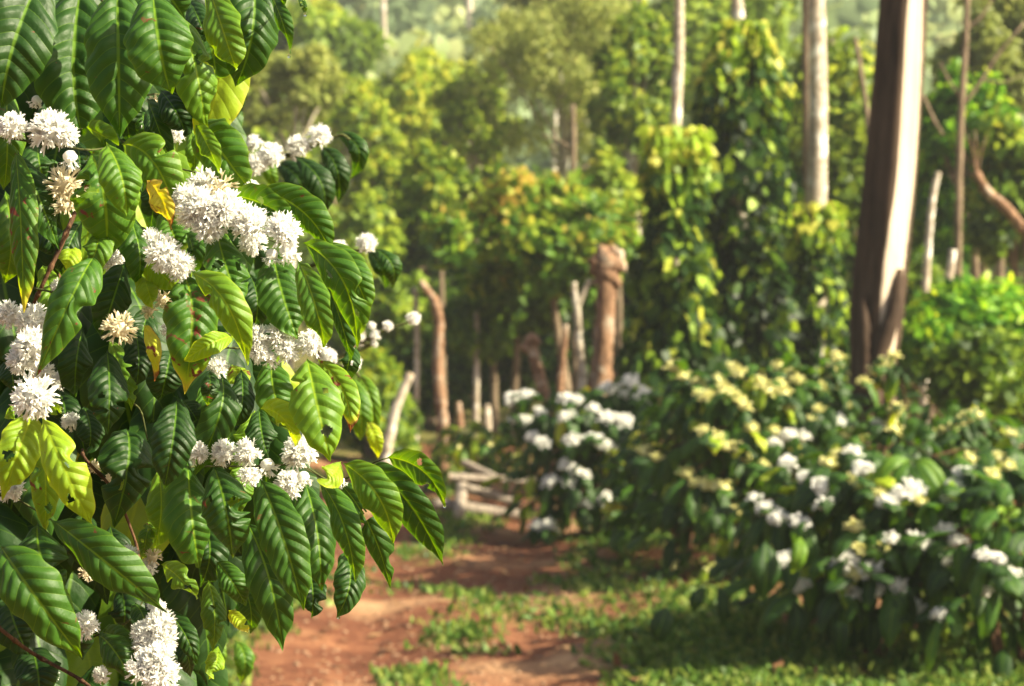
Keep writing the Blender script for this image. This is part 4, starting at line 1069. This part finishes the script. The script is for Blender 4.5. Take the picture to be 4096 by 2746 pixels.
def front_bush():
    base = np.array([-0.62, 2.35, float(gz(-0.62, 2.35))])
    root = thing('coffee_bush', 'big flowering coffee bush with glossy hanging leaves filling the left foreground', 'shrub', base)
    items = []
    for i, L in enumerate(FRONT):
        bx, by, mx, my, tx, ty, w, tone, lay = L[:9]
        roll = math.radians(L[9]) if len(L) > 9 else math.radians(R_(-14, 14))
        dmg = L[10] if len(L) > 10 else R_(0.2, 0.9)
        bites = L[11] if len(L) > 11 else (int(rng.integers(1, 3)) if rng.random() < 0.34 else 0)
        d = layer_d(lay) + R_(-0.012, 0.012)
        if tone < 0.5: tone += 0.03
        tilt = R_(-0.03, 0.02)
        B, M_, T_ = at(bx, by, d + 0.025), at(mx, my, d - 0.018), at(tx, ty, d + 0.012 + tilt)
        ww = w / FPX * d / max(0.55, math.cos(roll)) * 1.10
        ax = unit(T_ - B)
        n0 = unit(CAM - M_); n0 = unit(n0 - ax * (n0 @ ax))
        sd = np.cross(ax, n0)
        nrm = n0 * math.cos(roll) + sd * math.sin(roll) + np.array([0, 0, 0.12])
        items.append((np.linalg.norm([tx - bx, ty - by]) * w, B, M_, T_, ww, nrm, tone, dmg, bites, i))
    items.sort(key=lambda q: -q[0])
    small = Geo()
    for k, (a_, B, M_, T_, ww, nrm, tone, dmg, bites, i) in enumerate(items):
        nv_ = 9 + int(rng.integers(3))
        v, f, a = leaf_geo(B, M_, T_, ww, nrm, 56 if k < 100 else 30, 19 if k < 100 else 11, tone, dmg, fold=R_(0.15, 0.45), drop=R_(0.35, 0.7), quilt=R_(0.028, 0.055),
                           wave=R_(0.03, 0.085), nveins=nv_, bites=int(bites), seed=900 + i)
        if k < 100:
            g = Geo(); g.add(v, f, **a)
            o = link('leaf', g.mesh('leaf', M_LEAF, B), root)
            o.location = B - base
        else:
            small.add(v, f, **a)
    # deeper leaves of the bush, behind the ones in focus
    lim = [(-50, 1000), (340, 880), (560, 820), (800, 950), (1000, 1200), (1300, 1180), (1600, 1180), (1900, 1000), (2250, 950), (2450, 800), (2700, 700)]
    ly, lx = [a for a, b in lim], [b for a, b in lim]
    for k in range(330):
        y = R_(-150, 2850)
        x = R_(-250, float(np.interp(y, ly, lx)) - 70)
        d = R_(2.08, 2.75)
        if 560 < x < 780 and 480 < y < 680: continue
        B = at(x, y, d)
        a = R_(-0.6, 0.6)
        ln = R_(0.13, 0.21)
        T_ = B + np.array([math.sin(a) * 0.5, R_(-0.5, 0.3), -1]) * ln * 0.85
        M_ = (B + T_) / 2 + np.array([R_(-.02, .02), -0.02, 0.015])
        tn = R_(0.02, 0.28) if rng.random() < 0.80 else R_(0.4, 0.75)
        v, f, at_ = leaf_geo(B, M_, T_, ln * R_(0.36, 0.46), unit(np.array([R_(-.8, .8), -1, R_(-.1, .6)])), 16, 9, tn, R_(0, .8), quilt=0.05)
        small.add(v, f, **at_)
    kind(part('foliage', small, M_LEAF, root), 'stuff')
    for j, (x, y, r, k, lay) in enumerate(F_):
        d = layer_d(lay) - 0.01
        p = at(x, y, d)
        if k == 'w': me = FL_HI[j % len(FL_HI)]
        elif k == 'c': me = FL_CREAM[j % 2]
        else: me = FL_TUBE[j % 2]
        tl = (R_(-.5, .5), R_(-1.2, -0.5), R_(0.1, 0.8)) if k != 't' else (R_(-.3, .5), -0.5, R_(-1.3, -0.7))
        put_flower(me, p, r / FPX * d * 1.0, root, tl)
    for k, (pts, w0, w1, lay) in enumerate(STEMS):
        g = Geo()
        d = layer_d(lay) + 0.012
        q = [at(x, y, d + 0.015 * math.sin(i * 1.7 + k)) for i, (x, y) in enumerate(pts)]
        n = len(pts) * 6
        wv = np.linspace(w0, w1, len(q)) / FPX * d / 2
        tube(g, q, wv, 8, n, rough=0.05)
        # swollen nodes
        sp = smooth_path(q, n)
        for i in range(4, n - 2, 6):
            rr = np.interp(i, [0, n], [w0, w1]) / FPX * d / 2
            tube(g, [sp[i - 1], sp[i], sp[i + 1]], [rr * 0.9, rr * 1.45, rr * 0.9], 7)
        part('branch', g, M_STEM if w0 > 12 else M_TWIG, root)
    g = Geo()
    for k in range(3):
        b = base + (0.05 * k, 0.04 * k, -0.05)
        tube(g, [b, b + (0.02 * k, 0.02, 0.6), b + (0.05 * k - 0.02, 0.05 * k, 1.2), b + (0.04 * k - 0.03, 0.05, 2.1)], [0.022, 0.02, 0.016, 0.008], 9, 24, rough=0.05)
    part('trunk', g, M_STEM, root)
front_bush()

def back_branch_bush():
    """the neighbouring bush whose blurred twigs show past the front bush"""
    base = np.array([-0.95, 3.1, float(gz(-0.95, 3.1))])
    root = thing('coffee_bush', 'out of focus coffee bush behind the front one with small white flower twigs', 'shrub', base)
    Ls = [(1180,625, 1285,735, 1292,872, 112,.12), (1285,588, 1348,680, 1352,815, 98,.14), (1345,532, 1435,600, 1400,718, 78,.24), (1060,628, 1080,690, 1100,768, 58,.5), (1110,655, 1195,720, 1212,835, 112,.08),
          (1500,998, 1568,1060, 1570,1152, 84,.26), (1470,1008, 1525,1070, 1540,1155, 74,.20), (1340,1018, 1390,1045, 1416,1092, 52,.45), (1400,1505, 1440,1640, 1442,1765, 104,.46), (1430,1498, 1482,1600, 1492,1765, 74,.5), (1470,1690, 1500,1750, 1512,1835, 64,.74),
          (1420,1240, 1440,1290, 1430,1340, 50,.55), (860,300, 880,420, 900,520, 90,.5), (830,2480, 860,2600, 850,2720, 90,.5), (940,2560, 980,2640, 960,2740, 80,.45), (700,2620, 740,2700, 730,2790, 100,.3)]
    g2 = Geo()
    for i, (bx, by, mx, my, tx, ty, w, tn) in enumerate(Ls):
        d = 2.75 + 0.06 * (i % 5)
        B, M_, T_ = at(bx, by, d + 0.02), at(mx, my, d - 0.02), at(tx, ty, d + 0.02)
        v, f, a = leaf_geo(B, M_, T_, w / FPX * d, unit(CAM - M_) + np.array([R_(-.3, .3), 0, 0.2]), 26, 11, tn, 0.3, quilt=0.05, seed=50 + i)
        g = Geo(); g.add(v, f, **a)
        o = link('leaf', g.mesh('leaf', M_LEAF, B), root); o.location = B - base
    for j, (x, y, r, d) in enumerate([(1193,587,48,2.8), (1275,548,50,2.8), (1087,622,50,2.7), (1028,660,50,2.7), (1020,578,38,2.7), (1360,997,36,2.9), (1466,976,42,2.9), (1654,1276,30,3.3), (1551,1305,22,3.3), (1487,1305,18,3.3), (1504,1346,24,3.3), (1446,1352,16,3.3), (1498,1378,14,3.3), (1410,1457,38,2.8), (1316,1428,34,2.8)]):
        put_flower(FL_HI[j % 6], at(x, y, d), r / FPX * d, root, (R_(-.4, .4), -0.8, 0.6))
    for pts, d in (([(900,700), (1087,640), (1193,610), (1275,575), (1360,540), (1400,560)], 2.82), ([(1200,1080), (1360,1015), (1466,1000), (1510,1000)], 2.92), ([(1380,1420), (1446,1370), (1504,1335), (1551,1315), (1654,1285)], 3.32), ([(1250,1480), (1316,1455), (1410,1480), (1440,1510)], 2.82)):
        g = Geo()
        q = [np.array([-0.75, 3.1, at(*pts[0], d)[2] - 0.15])] + [at(x, y, d) for x, y in pts]
        tube(g, q, np.linspace(0.004, 0.0018, len(q)), 6, 24)
        part('branch', g, M_TWIG, root)
    f = Geo()
    for k in range(260):
        p = base + np.array([R_(-0.75, 0.45), R_(-0.35, 0.5), R_(0.15, 1.9)])
        x, y = px_at(p)
        if x > np.interp(y, [0, 500, 1000, 1600, 2200, 2746], [880, 900, 1150, 1180, 1000, 900]) - 60: continue
        v, fc, a = hang_leaf(p, [R_(-1, 1), -0.8, 0.1], R_(0.14, 0.2), R_(0.05, 0.4), 10, 7)
        f.add(v, fc, **a)
    kind(part('foliage', f, M_LEAF_FAR, root), 'stuff')
    g = Geo()
    tube(g, [base - (0, 0, .05), base + (0.05, 0, 0.8), base + (0.15, 0.02, 1.9)], [0.02, 0.015, 0.006], 8, 16)
    part('trunk', g, M_STEM, root)
back_branch_bush()

def water_drops():
    m, nt, out = new_mat('water')
    bs = N(nt, 'ShaderNodeBsdfPrincipled')
    bs.inputs['Base Color'].default_value = (0.95, 0.97, 1, 1)
    bs.inputs['Roughness'].default_value = 0.02
    bs.inputs['Transmission Weight'].default_value = 1.0
    bs.inputs['IOR'].default_value = 1.33
    nt.links.new(bs.outputs[0], out.inputs[0])
    for (x, y, l, label) in [(1156, 222, 2, 'water drop on the tip of the thin leaf at the top'), (1143, 36, 2, 'water drop at the upper edge left of the smallest leaf tip'), (1221, 56, 2, 'water drop on the smallest leaf tip at the top'),
                             (1421, 1386, 1, 'water drop on the leaf tip right of the middle flowers'), (1354, 2466, 1, 'water drop on the lowest dark leaf tip'), (1779, 2022, 1, 'water drop on the rightmost leaf tip of the front bush')]:
        g = Geo()
        c = at(x, y + 4, layer_d(l)); r = 0.0016
        z = np.array([-1, -0.9, -0.6, -0.2, 0.2, 0.6, 1.0, 1.5])
        tube(g, [c + (0, 0, r * k) for k in z], r * np.array([0.05, 0.45, 0.82, 1.0, 0.95, 0.7, 0.35, 0.05]), 12)
        o = link('water_drop', g.mesh('water_drop', m, c), None, c)
        tag(o, label, 'water drop', 'water drops on leaf tips')
water_drops()

def clod(px, py, d, r, label):
    c = at(px, py, d)
    c[2] = float(gz(c[0], c[1])) + r * 0.35
    g = Geo()
    z = np.array([-1, -0.8, -0.45, 0, 0.45, 0.8, 1.0])
    tube(g, [c + (R_(-.1, .1) * r, R_(-.1, .1) * r, r * 0.75 * k) for k in z], r * np.sqrt(np.clip(1.03 - z ** 2, 0.04, 1)), 12, 14, rough=0.10)
    o = link('soil_clod', g.mesh('soil_clod', M_CLOD, c), None, c)
    tag(o, label, 'clod', 'clods of soil beside the track')
M_CLOD = bark_material('dry_soil', (0.20, 0.085, 0.045), (0.42, 0.23, 0.12), 14, 1.0, 0.6)
clod(2425, 2215, 12.0, 0.065, 'large reddish clod of soil in the grass below the white flowered shrub')
clod(2340, 2235, 11.9, 0.035, 'small pale clod of soil just left of the large reddish clod')
clod(2660, 2600, 8.9, 0.03, 'lump of red soil at the edge of the low weeds near the bottom')

# ------------------------------------------------------------------ haze in the air
def haze():
    x0, x1, y0, y1, z0, z1 = -310, 310, -12, 425, -16, 100
    v = np.array([(x, y, z) for x in (x0, x1) for y in (y0, y1) for z in (z0, z1)], float)
    q = np.array([[0, 1, 3, 2], [4, 6, 7, 5], [0, 4, 5, 1], [2, 3, 7, 6], [0, 2, 6, 4], [1, 5, 7, 3]])
    m, nt, out = new_mat('haze')
    vp = N(nt, 'ShaderNodeVolumePrincipled')
    vp.inputs['Color'].default_value = (0.92, 0.95, 0.97, 1)
    vp.inputs['Density'].default_value = 0.0013
    vp.inputs['Anisotropy'].default_value = 0.2
    nt.links.new(vp.outputs[0], out.inputs['Volume'])
    kind(link('haze', np_mesh('haze', v, [q], m, smooth=False)), 'stuff')
haze()
